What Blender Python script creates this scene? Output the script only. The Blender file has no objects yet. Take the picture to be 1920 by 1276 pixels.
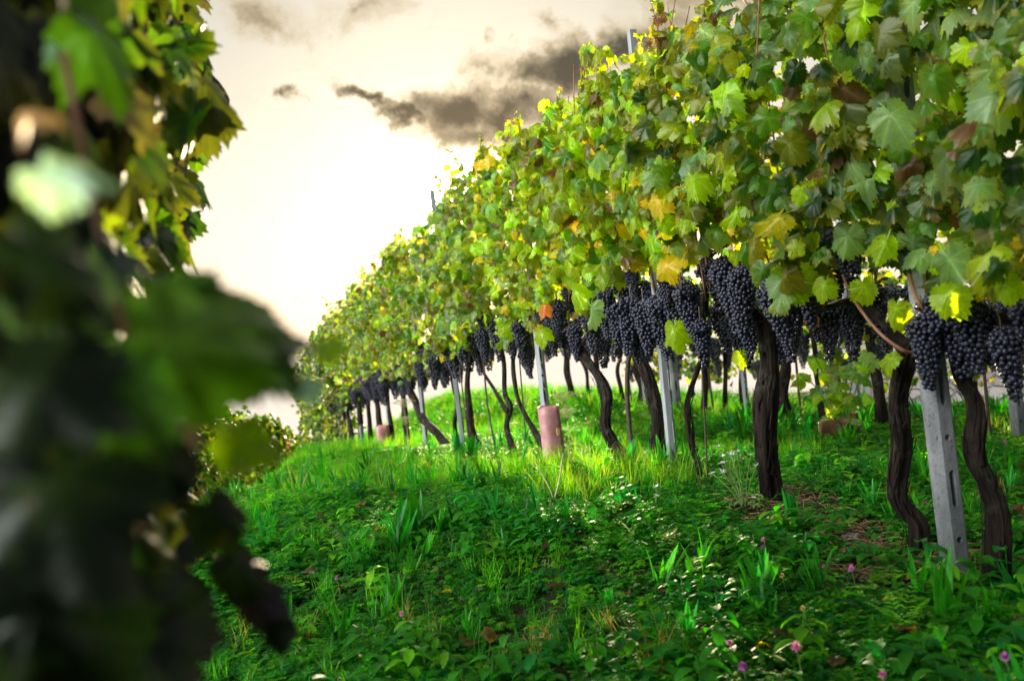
import bpy, bmesh, math
import numpy as np
from mathutils import Matrix, Vector, noise

# ------------------------------------------------------------------ camera, world, sun
scn = bpy.context.scene
COL = scn.collection
F = 1700.0                      # focal length in pixels of the 1920 px wide photograph
ROLL = math.radians(6.0)
cr, sr = math.cos(ROLL), math.sin(ROLL)
H = 0.85                        # height of the camera over the aisle
cam = bpy.data.objects.new('camera', bpy.data.cameras.new('camera'))
COL.objects.link(cam)
cam.matrix_world = Matrix(((cr, sr, 0, 0), (0, 0, -1, 0), (-sr, cr, 0, H), (0, 0, 0, 1)))
cam.data.sensor_width = 36.0
cam.data.lens = 36.0 * F / 1920
cam.data.clip_start = 0.02
cam.data.clip_end = 1000
cam.data.dof.use_dof = True
cam.data.dof.focus_distance = 3.7
cam.data.dof.aperture_fstop = 2.9
scn.camera = cam

SUN = Vector((-86.4, 1700, 278.5)).normalized()
SUN_EL = math.asin(SUN.z)
SUN_AZ = math.atan2(SUN.x, SUN.y)
sun = bpy.data.objects.new('sun', bpy.data.lights.new('sun', 'SUN'))
COL.objects.link(sun)
sun.data.energy = 5.0
sun.data.angle = math.radians(0.55)
sun.data.color = (1.0, 0.80, 0.50)
sun.rotation_euler = (-SUN).to_track_quat('-Z', 'Y').to_euler()
sun.location = (0, 0, 30)

scn.view_settings.view_transform = 'Standard'
scn.view_settings.look = 'None'
scn.view_settings.exposure = 1.27
scn.view_settings.gamma = 1.0
scn.render.engine = 'CYCLES'
scn.cycles.max_bounces = 8
scn.cycles.transmission_bounces = 6
scn.cycles.diffuse_bounces = 4

world = bpy.data.worlds.new("World")
scn.world = world
world.use_nodes = True


class NT:
    """small helper for node graphs"""
    def __init__(s, tree):
        s.t = tree
        s.n = tree.nodes
        s.l = tree.links

    def new(s, typ, **kw):
        nd = s.n.new(typ)
        for k, v in kw.items():
            setattr(nd, k, v)
        return nd

    def put(s, sock, v):
        if v is None:
            return
        if isinstance(v, bpy.types.NodeSocket):
            s.l.new(v, sock)
        else:
            if hasattr(sock.default_value, '__len__') and not hasattr(v, '__len__'):
                v = [v] * len(sock.default_value)
            if hasattr(sock.default_value, '__len__') and len(sock.default_value) == 4 and len(v) == 3:
                v = (*v, 1)
            sock.default_value = v

    def m(s, op, a, b=None, c=None, clamp=False):
        nd = s.new('ShaderNodeMath', operation=op, use_clamp=clamp)
        s.put(nd.inputs[0], a)
        s.put(nd.inputs[1], b)
        s.put(nd.inputs[2], c)
        return nd.outputs[0]

    def v(s, op, a, b=None):
        nd = s.new('ShaderNodeVectorMath', operation=op)
        s.put(nd.inputs[0], a)
        s.put(nd.inputs[1], b)
        return nd.outputs['Value'] if op in ('LENGTH', 'DOT_PRODUCT') else nd.outputs[0]

    def mix(s, f, a, b, blend='MIX'):
        nd = s.new('ShaderNodeMix', data_type='RGBA', blend_type=blend)
        s.put(nd.inputs[0], f)
        s.put(nd.inputs[6], a)
        s.put(nd.inputs[7], b)
        return nd.outputs[2]

    def step(s, x, a, b, lo=0.0, hi=1.0):
        nd = s.new('ShaderNodeMapRange', interpolation_type='SMOOTHSTEP')
        s.put(nd.inputs[0], x)
        nd.inputs[1].default_value = a
        nd.inputs[2].default_value = b
        nd.inputs[3].default_value = lo
        nd.inputs[4].default_value = hi
        return nd.outputs[0]

    def noise(s, vec, scale, detail=4, rough=0.55, col=False, dist=0.0):
        nd = s.new('ShaderNodeTexNoise')
        if vec is not None:
            s.put(nd.inputs['Vector'], vec)
        nd.inputs['Scale'].default_value = scale
        nd.inputs['Detail'].default_value = detail
        nd.inputs['Roughness'].default_value = rough
        nd.inputs['Distortion'].default_value = dist
        return nd.outputs['Color' if col else 'Fac']

    def sep(s, v):
        nd = s.new('ShaderNodeSeparateXYZ')
        s.put(nd.inputs[0], v)
        return nd.outputs

    def comb(s, x, y, z=0.0):
        nd = s.new('ShaderNodeCombineXYZ')
        s.put(nd.inputs[0], x)
        s.put(nd.inputs[1], y)
        s.put(nd.inputs[2], z)
        return nd.outputs[0]


def pix(px, py):
    """direction through a point of the photograph: right and up slopes"""
    a, b = px - 960.0, 638.0 - py
    return (a * cr + b * sr) / F, (-a * sr + b * cr) / F


def build_world():
    g = NT(world.node_tree)
    g.n.clear()
    out = g.new('ShaderNodeOutputWorld')
    bg = g.new('ShaderNodeBackground')
    g.l.new(bg.outputs[0], out.inputs[0])
    sky = g.new('ShaderNodeTexSky', sky_type='NISHITA')
    sky.sun_disc = False
    sky.sun_elevation = SUN_EL
    sky.sun_rotation = SUN_AZ
    sky.altitude = 300
    sky.air_density = 1.0
    sky.dust_density = 3.0
    sky.ozone_density = 1.0
    tc = g.new('ShaderNodeTexCoord')
    d = tc.outputs['Generated']
    x, y, z = g.sep(d)
    dy = g.m('MAXIMUM', y, 0.08)
    p = g.comb(g.m('DIVIDE', x, dy), g.m('DIVIDE', z, dy))
    w1 = g.v('SUBTRACT', g.noise(p, 6.0, 8, 0.66, col=True), (0.5, 0.5, 0.5))
    w1 = g.v('MULTIPLY', w1, (0.24, 0.15, 0.0))
    pw = g.v('ADD', p, w1)
    # clouds: (px, py, half length, half height, angle of tilt in the picture, density)
    blobs = [(672, 178, 62, 16, -28, 1.0), (745, 218, 60, 22, -14, 1.0), (850, 200, 100, 50, 8, 1.2),
             (960, 205, 100, 40, 18, 1.05), (890, 250, 85, 34, 12, .85), (1040, 118, 85, 44, 12, 1.2), (1150, 90, 110, 38, 22, 0.95),
             (1250, 25, 130, 50, 24, 0.55), (930, 130, 60, 22, -25, 0.5), (500, 22, 105, 42, 0, 0.52),
             (672, 22, 58, 36, 5, 0.50), (527, 188, 26, 15, -8, 0.75), (905, 62, 30, 10, -30, 0.5), (1018, 40, 30, 26, -40, 0.5),
             (1400, -60, 200, 70, 15, 0.8), (300, -80, 260, 60, 0, 0.8)]
    dens = None
    for (px, py, a, b, ang, k) in blobs:
        cx, cz = pix(px, py)
        mp = g.new('ShaderNodeMapping', vector_type='TEXTURE')
        mp.inputs[1].default_value = (cx, cz, 0)
        mp.inputs[2].default_value = (0, 0, math.radians(ang) - ROLL)
        mp.inputs[3].default_value = (a / F * 1.55, b / F * 1.55, 1)
        g.l.new(pw, mp.inputs[0])
        r = g.m('MULTIPLY', g.m('SUBTRACT', 1.0, g.v('LENGTH', mp.outputs[0]), clamp=True), k)
        dens = r if dens is None else g.m('MAXIMUM', dens, r)
    fine = g.noise(pw, 24.0, 7, 0.68)
    dens = g.m('ADD', dens, g.m('MULTIPLY', g.m('SUBTRACT', fine, 0.5), 0.75))
    front = g.step(y, 0.25, 0.5)
    dens = g.m('MULTIPLY', dens, front)
    cover = g.step(dens, 0.0, 0.55)
    core = g.step(dens, 0.22, 0.95)
    # hazy air: a thin cream veil of high cloud over the clear sky
    bands = g.noise(g.v('MULTIPLY', d, (1.2, 1.2, 3.5)), 1.6, 4, 0.55)
    veil = g.mix(g.step(z, -0.10, 0.40), VEIL_LOW, VEIL_HIGH)
    veil = g.mix(bands, g.v('MULTIPLY', veil, (0.92,) * 3), g.v('MULTIPLY', veil, (1.08,) * 3))
    # dim sky behind the camera, then an unseen bright patch added as fill
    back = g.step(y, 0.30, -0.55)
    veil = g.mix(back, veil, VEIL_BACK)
    fill_patch = g.step(g.v('DOT_PRODUCT', d, tuple(Vector((-.78, -.42, .46)).normalized())), 0.885, 0.965)
    veil = g.mix(fill_patch, veil, FILL_PATCH)
    clear = g.mix(g.m('MULTIPLY', g.step(z, -0.02, 0.06), 0.07), veil, sky.outputs[0])
    # the glare in the hazy air round the sun
    sd = g.v('DOT_PRODUCT', d, tuple(SUN))
    glow = g.m('POWER', g.m('MAXIMUM', sd, 0.0), 90.0)
    disc = g.m('POWER', g.m('MAXIMUM', sd, 0.0), 2600.0)
    clear = g.v('ADD', clear, g.v('MULTIPLY', g.comb(glow, glow, glow), (1.5, 1.05, .6)))
    clear = g.v('ADD', clear, g.v('MULTIPLY', g.comb(disc, disc, disc), (160.0, 130.0, 80.0)))
    clear = g.mix(g.m('MULTIPLY', g.step(z, .45, .8), g.m('SUBTRACT', 1.0, fill_patch)), clear, (.8, .9, 1.1))
    lit = g.mix(core, CLOUD_RIM, CLOUD_CORE)
    # clouds nearer the sun let more warm light through
    lit = g.v('ADD', lit, g.v('MULTIPLY', g.comb(glow, glow, glow), (0.7, 0.45, 0.2)))
    col = g.mix(cover, clear, lit)
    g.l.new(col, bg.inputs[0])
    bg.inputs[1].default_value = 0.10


VEIL_LOW = (4.7, 4.0, 3.35)
VEIL_HIGH = (2.65, 2.6, 2.25)
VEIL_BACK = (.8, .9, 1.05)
FILL_PATCH = (74.0, 76.0, 73.0)  # unseen bright sky patch, added to light the row's near face
CLOUD_RIM = (2.9, 2.35, 1.5)
CLOUD_CORE = (0.42, 0.38, 0.28)
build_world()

# ------------------------------------------------------------------ layout
rng = np.random.default_rng(11)
SLOPE = 0.3424
RD = np.array((-SLOPE, 1.0, 0.0)); RD /= np.linalg.norm(RD)       # along the rows, away
RN = np.array((-RD[1], RD[0], 0.0))                                 # across the rows, to the camera
ROW = (2.2, 4.75, 7.3)                                              # x of the rows at y = 0
G_ROW = ((-5, -.86), (2.0, -.87), (2.8, -.84), (3.6, -.73), (4.5, -.72), (5.8, -.85), (7.6, -.88), (9.5, -1.04), (11, -1.2),
         (13.3, -1.37), (16, -1.62), (19, -1.98), (24, -4.2), (40, -12), (90, -38))
G_TWO = ((-5, -.9), (6, -.90), (12, -.90), (17, -.95), (24, -3.2), (40, -11), (90, -36))
G_THREE = ((-5, -1.1), (12, -1.08), (18, -1.1), (24, -3), (40, -10), (90, -34))
G_ROAD = ((-5, -1.42), (13, -1.42), (18, -1.6), (24, -3), (40, -10), (90, -34))


def lerp(tab, v):
    return np.interp(v, [t[0] for t in tab], [t[1] for t in tab])


def smooth(t):
    t = np.clip(t, 0, 1)
    return t * t * (3 - 2 * t)


def ground(X, Y):
    X = np.asarray(X, float); Y = np.asarray(Y, float)
    u = X + SLOPE * Y - ROW[0]
    g = lerp(G_ROW, Y)
    s = np.interp(Y, (4, 6, 9, 12, 16, 22), (0, .15, .45, 1.5, 2.0, 1.0))
    t = np.interp(Y, (10, 16, 19), (1.3, .6, .4))
    left = g - s * np.maximum(0, np.minimum(-u - t, 3.5))
    r = left + (lerp(G_TWO, Y) - left) * smooth(u / 2.4)
    r = r + (lerp(G_THREE, Y) - r) * smooth((u - 2.8) / 2.0)
    r = r + (lerp(G_ROAD, Y) - r) * smooth((u - 4.1) / .9)
    r = r + .022 * np.sin(X * 3.1 + 1.3 * np.sin(Y * 1.7)) * np.cos(Y * 2.3 + X) * (u < 4.5)
    return r + H


def G(x, y):
    return float(ground(x, y))


def P(px, py, Y):
    sx, sz = pix(px, py)
    return np.array((sx * Y, Y, sz * Y + H))


def on_row(px, py, row=0, off=0.0):
    """where the ray of a picture point meets the upright plane of a row (off = towards the camera)"""
    sx, sz = pix(px, py)
    x0 = ROW[row] - off / RD[1]
    Y = x0 / (sx + SLOPE)
    return np.array((sx * Y, Y, sz * Y + H))


def row_xy(Y, row=0):
    return ROW[row] - SLOPE * Y, Y


# ------------------------------------------------------------------ materials
def material(name):
    m = bpy.data.materials.new(name)
    m.use_nodes = True
    g = NT(m.node_tree)
    g.n.clear()
    out = g.new('ShaderNodeOutputMaterial')
    return m, g, out


def principled(g, col, rough=0.6, spec=0.5, normal=None, metallic=0.0):
    b = g.new('ShaderNodeBsdfPrincipled')
    g.put(b.inputs['Base Color'], col)
    g.put(b.inputs['Roughness'], rough)
    b.inputs['Specular IOR Level'].default_value = spec
    b.inputs['Metallic'].default_value = metallic
    if normal is not None:
        g.l.new(normal, b.inputs['Normal'])
    return b


def bump(g, h, strength, dist=0.01):
    b = g.new('ShaderNodeBump')
    b.inputs['Strength'].default_value = strength
    b.inputs['Distance'].default_value = dist
    g.l.new(h, b.inputs['Height'])
    return b.outputs[0]


def leaf_material(name, trans=0.5, veins=True, gain=(1.9, 1.9, 1.0), rough=0.42, pale=0.35, spec=0.5, spots=True):
    m, g, out = material(name)
    at = g.new('ShaderNodeAttribute', attribute_name='tint')
    lu = g.new('ShaderNodeAttribute', attribute_name='leafuv')
    base = at.outputs['Color']
    geo = g.new('ShaderNodeNewGeometry')
    mott = g.noise(geo.outputs['Position'], 55.0, 4, 0.6)
    base = g.mix(g.step(mott, 0.35, 0.75), base, g.v('MULTIPLY', base, (1.35, 1.2, 0.8)))
    normal = None
    if veins:
        x, y, z = g.sep(lu.outputs['Vector'])
        ax = g.m('ABSOLUTE', x)
        vmin = None
        for ang in (0, 48, 98):
            c, s_ = math.cos(math.radians(ang)), math.sin(math.radians(ang))
            # distance of the point to the ray that leaves the petiole at ang from the tip
            dd = g.m('ABSOLUTE', g.m('SUBTRACT', g.m('MULTIPLY', ax, c), g.m('MULTIPLY', y, s_)))
            al = g.m('ADD', g.m('MULTIPLY', ax, s_), g.m('MULTIPLY', y, c))
            dd = g.m('ADD', dd, g.m('MULTIPLY', g.m('LESS_THAN', al, 0.0), 1.0))
            vmin = dd if vmin is None else g.m('MINIMUM', vmin, dd)
            # side veins
        side = g.m('ABSOLUTE', g.m('SUBTRACT', g.m('FRACT', g.m('ADD', g.m('MULTIPLY', y, 6.0), g.m('MULTIPLY', ax, -5.0))), 0.5))
        main = g.step(vmin, 0.026, 0.006)
        sec = g.m('MULTIPLY', g.step(side, 0.10, 0.0), 0.35)
        vein = g.m('MAXIMUM', main, sec)
        base = g.mix(g.m('MULTIPLY', vein, 0.5), base, g.v('ADD', g.v('MULTIPLY', base, (1.9, 1.7, 1.6)), (.008, .010, .003)))
        pucker = g.noise(lu.outputs['Vector'], 6.0, 3, 0.5)
        normal = bump(g, g.m('SUBTRACT', pucker, g.m('MULTIPLY', vein, 0.22)), 0.5, 0.0025)
        if spots:
            # yellowing and brown rims: by distance from the petiole, leaf by leaf
            edge = g.m('ADD', z, g.m('MULTIPLY', g.m('SUBTRACT', g.noise(geo.outputs['Position'], 38.0, 4, 0.7), 0.5), 0.9))
            k = at.outputs['Alpha']
            brown = g.m('MULTIPLY', g.step(edge, 0.86, 1.05), g.step(k, 0.55, 0.9))
            yel = g.m('MULTIPLY', g.step(edge, 0.45, 1.0), g.step(k, 0.25, 0.8))
            base = g.mix(g.m('MULTIPLY', yel, 0.38), base, (0.36, 0.30, 0.03))
            base = g.mix(g.m('MULTIPLY', brown, 0.85), base, (0.10, 0.045, 0.022))
            sp = g.noise(geo.outputs['Position'], 95.0, 2, 0.5)
            base = g.mix(g.m('MULTIPLY', g.step(sp, 0.66, 0.72), g.step(k, 0.2, 0.5)), base, (0.07, 0.04, 0.015))
    front = base
    under = g.mix(pale, base, (0.24, 0.30, 0.20)) if pale > .1 else g.v('MULTIPLY', base, (1.2, 1.2, 1.4))
    col = g.mix(geo.outputs['Backfacing'], front, under)
    b = principled(g, col, rough, spec, normal)
    tr = g.new('ShaderNodeBsdfTranslucent')
    g.put(tr.inputs[0], g.v('MULTIPLY', base, gain))
    if normal is not None:
        g.l.new(normal, tr.inputs[1])
    mx = g.new('ShaderNodeMixShader')
    mx.inputs[0].default_value = trans
    g.l.new(b.outputs[0], mx.inputs[1])
    g.l.new(tr.outputs[0], mx.inputs[2])
    g.l.new(mx.outputs[0], out.inputs[0])
    return m


def simple_material(name, c1, c2, scale=8.0, rough=0.7, bmp=0.4, bdist=0.01, stretch=(1, 1, 1), spec=0.4, detail=6, c3=None):
    m, g, out = material(name)
    tc = g.new('ShaderNodeTexCoord')
    v = g.v('MULTIPLY', tc.outputs['Object'], stretch)
    n = g.noise(v, scale, detail, 0.62)
    col = g.mix(g.step(n, 0.33, 0.68), c1, c2)
    if c3 is not None:
        n2 = g.noise(tc.outputs['Object'], scale * 0.35, 5, 0.6)
        col = g.mix(g.step(n2, 0.52, 0.66), col, c3)
    nb = g.noise(v, scale * 2.3, 8, 0.7)
    b = principled(g, col, rough, spec, bump(g, nb, bmp, bdist))
    g.l.new(b.outputs[0], out.inputs[0])
    return m


M_LEAF = leaf_material('vine_leaf', 0.58, gain=(2.6, 2.5, .6), spec=.5, rough=.36, pale=.16)
M_LEAF_NEAR = leaf_material('vine_leaf_shaded', 0.50, rough=0.35, spec=0.3, gain=(1.5, 1.9, .7), pale=0)  # near foliage's copy of the vine leaf, its shade put into weaker gain
M_HERB = leaf_material('herb_leaf', 0.48, veins=False, gain=(2.0, 2.7, 0.5), rough=0.55, pale=0.12, spec=.28)
M_GRASSB = leaf_material('grass_blade', 0.48, veins=False, gain=(2.0, 2.6, 0.5), rough=0.5, pale=0.1, spec=.3)
M_BARK = simple_material('vine_bark', (0.004, 0.0025, 0.002), (0.045, 0.027, 0.021), 30, 0.85, 1.0, 0.035, (1, 1, 0.13), 0.25,
                         c3=(0.06, 0.052, 0.04))
M_CANE = simple_material('cane_bark', (0.17, 0.065, 0.03), (0.30, 0.14, 0.07), 40, 0.55, 0.4, 0.004, (1, 1, .2))
M_CONC = simple_material('weathered_concrete', (0.20, 0.20, 0.215), (0.33, 0.33, 0.35), 18, 0.8, 0.8, 0.008, (1, 1, 0.5), 0.3,
                         c3=(0.13, 0.15, 0.145))


def concrete_material():
    m, g, out = material('weathered_concrete')
    tc = g.new('ShaderNodeTexCoord')
    v = tc.outputs['Object']
    x, y, z = g.sep(v)
    col = g.mix(g.step(g.noise(g.v('MULTIPLY', v, (1, 1, .35)), 16, 7, .7), .3, .7), (0.19, 0.19, 0.21), (0.36, 0.36, 0.385))
    col = g.mix(g.m('MULTIPLY', g.step(g.noise(v, 120, 3, .6), .60, .68), .75), col, (.05, .05, .05))
    col = g.mix(g.m('MULTIPLY', g.step(g.noise(v, 30, 6, .7), .56, .7), .6), col, (.11, .12, .10))
    # splashed earth and algae near the ground
    foot = g.step(g.m('ADD', z, g.m('MULTIPLY', g.noise(v, 12, 4), .3)), .55, .15)
    col = g.mix(g.m('MULTIPLY', foot, .65), col, (.07, .10, .095))
    b = principled(g, col, .85, .25, bump(g, g.noise(v, 90, 8, .75), .9, .006))
    g.l.new(b.outputs[0], out.inputs[0])
    return m


M_CONC = concrete_material()
M_STEEL = simple_material('galvanised_steel', (0.22, 0.23, 0.26), (0.33, 0.34, 0.37), 10, 0.45, 0.15, 0.003, (1, 1, .3), 0.6)
M_HOLE_SHADE = simple_material('slot_shade', (0.03, 0.025, 0.02), (0.06, 0.05, 0.04), 30)  # dark end cap standing in for the shade inside the post holes
M_WIRE = simple_material('rusty_wire', (0.10, 0.07, 0.05), (0.2, 0.17, 0.15), 30, 0.6)
M_STAKE = simple_material('dark_stake', (0.03, 0.022, 0.018), (0.08, 0.05, 0.035), 30, 0.7)
M_GUARD = simple_material('pink_guard_plastic', (0.50, 0.29, 0.28), (0.66, 0.43, 0.42), 9, 0.4, 0.2, 0.004, c3=(0.42, 0.22, 0.20))


def guard_material():
    m, g, out = material('pink_guard_plastic')
    tc = g.new('ShaderNodeTexCoord')
    v = tc.outputs['Object']
    z = g.sep(v)[2]
    col = g.mix(g.step(g.noise(v, 11, 5, .6), .35, .65), (.55, .25, .27), (.70, .40, .42))
    foot = g.step(g.m('ADD', z, g.m('MULTIPLY', g.noise(v, 20, 5), .12)), .17, .03)
    col = g.mix(g.m('MULTIPLY', foot, .6), col, (.20, .10, .07))
    col = g.mix(g.m('MULTIPLY', g.step(g.noise(v, 60, 3), .62, .7), .5), col, (.25, .13, .1))
    b = principled(g, col, .38, .5, bump(g, g.noise(v, 9, 4), .35, .02))
    tr = g.new('ShaderNodeBsdfTranslucent')
    g.put(tr.inputs[0], col)
    mx = g.new('ShaderNodeMixShader')
    mx.inputs[0].default_value = .4
    g.l.new(b.outputs[0], mx.inputs[1]); g.l.new(tr.outputs[0], mx.inputs[2]); g.l.new(mx.outputs[0], out.inputs[0])
    return m


M_GUARD = guard_material()
M_TAG = simple_material('ochre_tag', (0.4, 0.25, 0.08), (0.5, 0.33, 0.12), 20)
M_STRAW = simple_material('dry_straw', (0.16, 0.08, 0.04), (0.34, 0.22, 0.12), 60, 0.8)
M_POT = simple_material('brown_board', (0.12, 0.055, 0.03), (0.22, 0.11, 0.06), 12, 0.7)
M_ROAD = simple_material('pale_road', (0.38, 0.35, 0.36), (0.48, 0.45, 0.45), 6, 0.9, 0.3, 0.01)
M_BITS = simple_material('grey_rag', (0.30, 0.30, 0.34), (0.5, 0.5, 0.55), 40, 0.6)


def soil_material():
    m, g, out = material('soil')
    tc = g.new('ShaderNodeTexCoord')
    v = tc.outputs['Object']
    a = g.mix(g.step(g.noise(v, 9.0, 8, 0.7), 0.4, 0.62), (0.035, 0.022, 0.014), (0.03, 0.055, 0.012))
    a = g.mix(g.step(g.noise(v, 60.0, 4, 0.7), 0.45, 0.7), a, (0.09, 0.06, 0.035))
    b = principled(g, a, 0.95, 0.2, bump(g, g.noise(v, 45, 8, 0.7), 1.0, 0.03))
    g.l.new(b.outputs[0], out.inputs[0])
    return m


def grape_material():
    m, g, out = material('grape_skin')
    at = g.new('ShaderNodeAttribute', attribute_name='tint')
    geo = g.new('ShaderNodeNewGeometry')
    n = g.noise(geo.outputs['Position'], 70.0, 5, 0.6)
    col = g.mix(g.step(n, 0.38, 0.68), at.outputs['Color'], g.mix(0.5, at.outputs['Color'], (0.06, 0.065, 0.13)))
    rough = g.step(n, 0.3, 0.7, 0.28, 0.6)
    b = principled(g, col, rough, 0.5)
    g.l.new(b.outputs[0], out.inputs[0])
    return m


def stone_material():
    m, g, out = material('stone_wall')
    tc = g.new('ShaderNodeTexCoord')
    v = g.v('MULTIPLY', tc.outputs['Object'], (1, 1, 1.8))
    v = g.v('ADD', v, g.v('MULTIPLY', g.noise(v, 3, 3, 0.5, col=True), (0.12, 0.12, 0.12)))
    vo = g.new('ShaderNodeTexVoronoi', feature='DISTANCE_TO_EDGE')
    vo.inputs['Scale'].default_value = 3.6
    g.l.new(v, vo.inputs['Vector'])
    vc = g.new('ShaderNodeTexVoronoi')
    vc.inputs['Scale'].default_value = 3.6
    g.l.new(v, vc.inputs['Vector'])
    j = g.step(vo.outputs['Distance'], 0.0, 0.10)
    stone = g.mix(g.sep(vc.outputs['Color'])[0], (0.36, 0.32, 0.33), (0.56, 0.51, 0.52))
    stone = g.mix(g.step(g.noise(v, 25, 6, 0.7), 0.4, 0.7), stone, g.v('MULTIPLY', stone, (0.75, 0.74, 0.72)))
    col = g.mix(j, (0.27, 0.24, 0.245), stone)
    b = principled(g, col, 0.9, 0.25, bump(g, g.m('ADD', j, g.m('MULTIPLY', g.noise(v, 20, 6), 0.4)), 0.9, 0.04))
    g.l.new(b.outputs[0], out.inputs[0])
    return m


M_SOIL = soil_material()
M_GRAPE = grape_material()
M_STONE = stone_material()


def flower_material(name, c1, c2):
    m, g, out = material(name)
    geo = g.new('ShaderNodeNewGeometry')
    col = g.mix(g.noise(geo.outputs['Position'], 200, 3), c1, c2)
    b = principled(g, col, 0.6, 0.3)
    tr = g.new('ShaderNodeBsdfTranslucent')
    g.put(tr.inputs[0], col)
    mx = g.new('ShaderNodeMixShader')
    mx.inputs[0].default_value = 0.35
    g.l.new(b.outputs[0], mx.inputs[1])
    g.l.new(tr.outputs[0], mx.inputs[2])
    g.l.new(mx.outputs[0], out.inputs[0])
    return m


M_PINK = flower_material('pink_petal', (0.75, 0.18, 0.42), (0.80, 0.40, 0.60))
M_MAGENTA = flower_material('purple_petal', (0.55, 0.14, 0.5), (0.7, 0.3, 0.65))
M_WHITE = flower_material('white_petal', (0.75, 0.76, 0.72), (0.85, 0.85, 0.82))
M_YELLOW = flower_material('yellow_petal', (0.7, 0.55, 0.12), (0.7, 0.6, 0.3))
M_STEM = simple_material('green_stem', (0.10, 0.17, 0.04), (0.16, 0.24, 0.07), 40, 0.6)
M_UMBEL = simple_material('dry_umbel', (0.35, 0.34, 0.14), (0.5, 0.47, 0.24), 60, 0.7)


# ------------------------------------------------------------------ object helpers
def link(o, parent=None):
    COL.objects.link(o)
    if parent is not None:
        o.parent = parent
    return o


def tag(o, label=None, cat=None, group=None, kind=None):
    if label: o['label'] = label
    if cat: o['category'] = cat
    if group: o['group'] = group
    if kind: o['kind'] = kind
    return o


def empty(name, loc, label, cat, group=None):
    o = bpy.data.objects.new(name, None)
    o.empty_display_size = 0.1
    o.location = loc
    link(o)
    return tag(o, label, cat, group)


def mesh_np(name, V, loops, starts, mat, parent=None, tint=None, uv=None, smooth_=True, origin=None):
    me = bpy.data.meshes.new(name)
    V = np.asarray(V, np.float32)
    if origin is not None:
        V = V - np.asarray(origin, np.float32)
    me.vertices.add(len(V))
    me.vertices.foreach_set('co', V.ravel())
    me.loops.add(len(loops))
    me.loops.foreach_set('vertex_index', np.asarray(loops, np.int32))
    me.polygons.add(len(starts))
    me.polygons.foreach_set('loop_start', np.asarray(starts, np.int32))
    me.update(calc_edges=True)
    me.polygons.foreach_set('use_smooth', np.full(len(starts), smooth_, bool))
    if tint is not None:
        a = me.attributes.new('tint', 'FLOAT_COLOR', 'POINT')
        t = np.asarray(tint, np.float32)
        if t.shape[1] == 3:
            t = np.concatenate([t, np.zeros((len(t), 1), np.float32)], 1)
        a.data.foreach_set('color', t.ravel())
    if uv is not None:
        a = me.attributes.new('leafuv', 'FLOAT_VECTOR', 'POINT')
        a.data.foreach_set('vector', np.asarray(uv, np.float32).ravel())
    me.materials.append(mat)
    o = bpy.data.objects.new(name, me)
    if origin is not None and parent is None:
        o.location = origin
    return link(o, parent)


class Tpl:
    """a small mesh that is stamped many times into one part"""
    def __init__(s, V, faces, uv=None):
        s.V = np.asarray(V, float)
        s.loops = np.concatenate([np.asarray(f) for f in faces]).astype(np.int32)
        tot = np.array([len(f) for f in faces])
        s.starts = np.concatenate([[0], np.cumsum(tot)[:-1]]).astype(np.int32)
        s.uv = np.zeros((len(s.V), 3)) if uv is None else np.asarray(uv, float)


def stamp(tpls, idx, R, T):
    """R (n,3,3) with scale included, T (n,3) -> V, loops, starts, uv, owner"""
    Vs, Ls, Ss, Us, Os = [], [], [], [], []
    nv = nl = 0
    for k, tp in enumerate(tpls):
        sel = np.nonzero(idx == k)[0]
        if not len(sel):
            continue
        n = len(sel)
        V = np.einsum('nij,vj->nvi', R[sel], tp.V) + T[sel][:, None, :]
        m = len(tp.V)
        Vs.append(V.reshape(-1, 3))
        Ls.append((tp.loops[None, :] + (np.arange(n) * m)[:, None] + nv).ravel())
        Ss.append((tp.starts[None, :] + (np.arange(n) * len(tp.loops))[:, None] + nl).ravel())
        Us.append(np.tile(tp.uv, (n, 1)))
        Os.append(np.repeat(sel, m))
        nv += n * m
        nl += n * len(tp.loops)
    return np.concatenate(Vs), np.concatenate(Ls), np.concatenate(Ss), np.concatenate(Us), np.concatenate(Os)


def frames(nrm, tip, roll=None):
    """rotation matrices: local z -> nrm, local y -> tip made square to nrm"""
    z = nrm / np.linalg.norm(nrm, axis=1, keepdims=True)
    y = tip - (tip * z).sum(1, keepdims=True) * z
    y /= np.linalg.norm(y, axis=1, keepdims=True) + 1e-9
    x = np.cross(y, z)
    return np.stack([x, y, z], axis=2)


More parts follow.
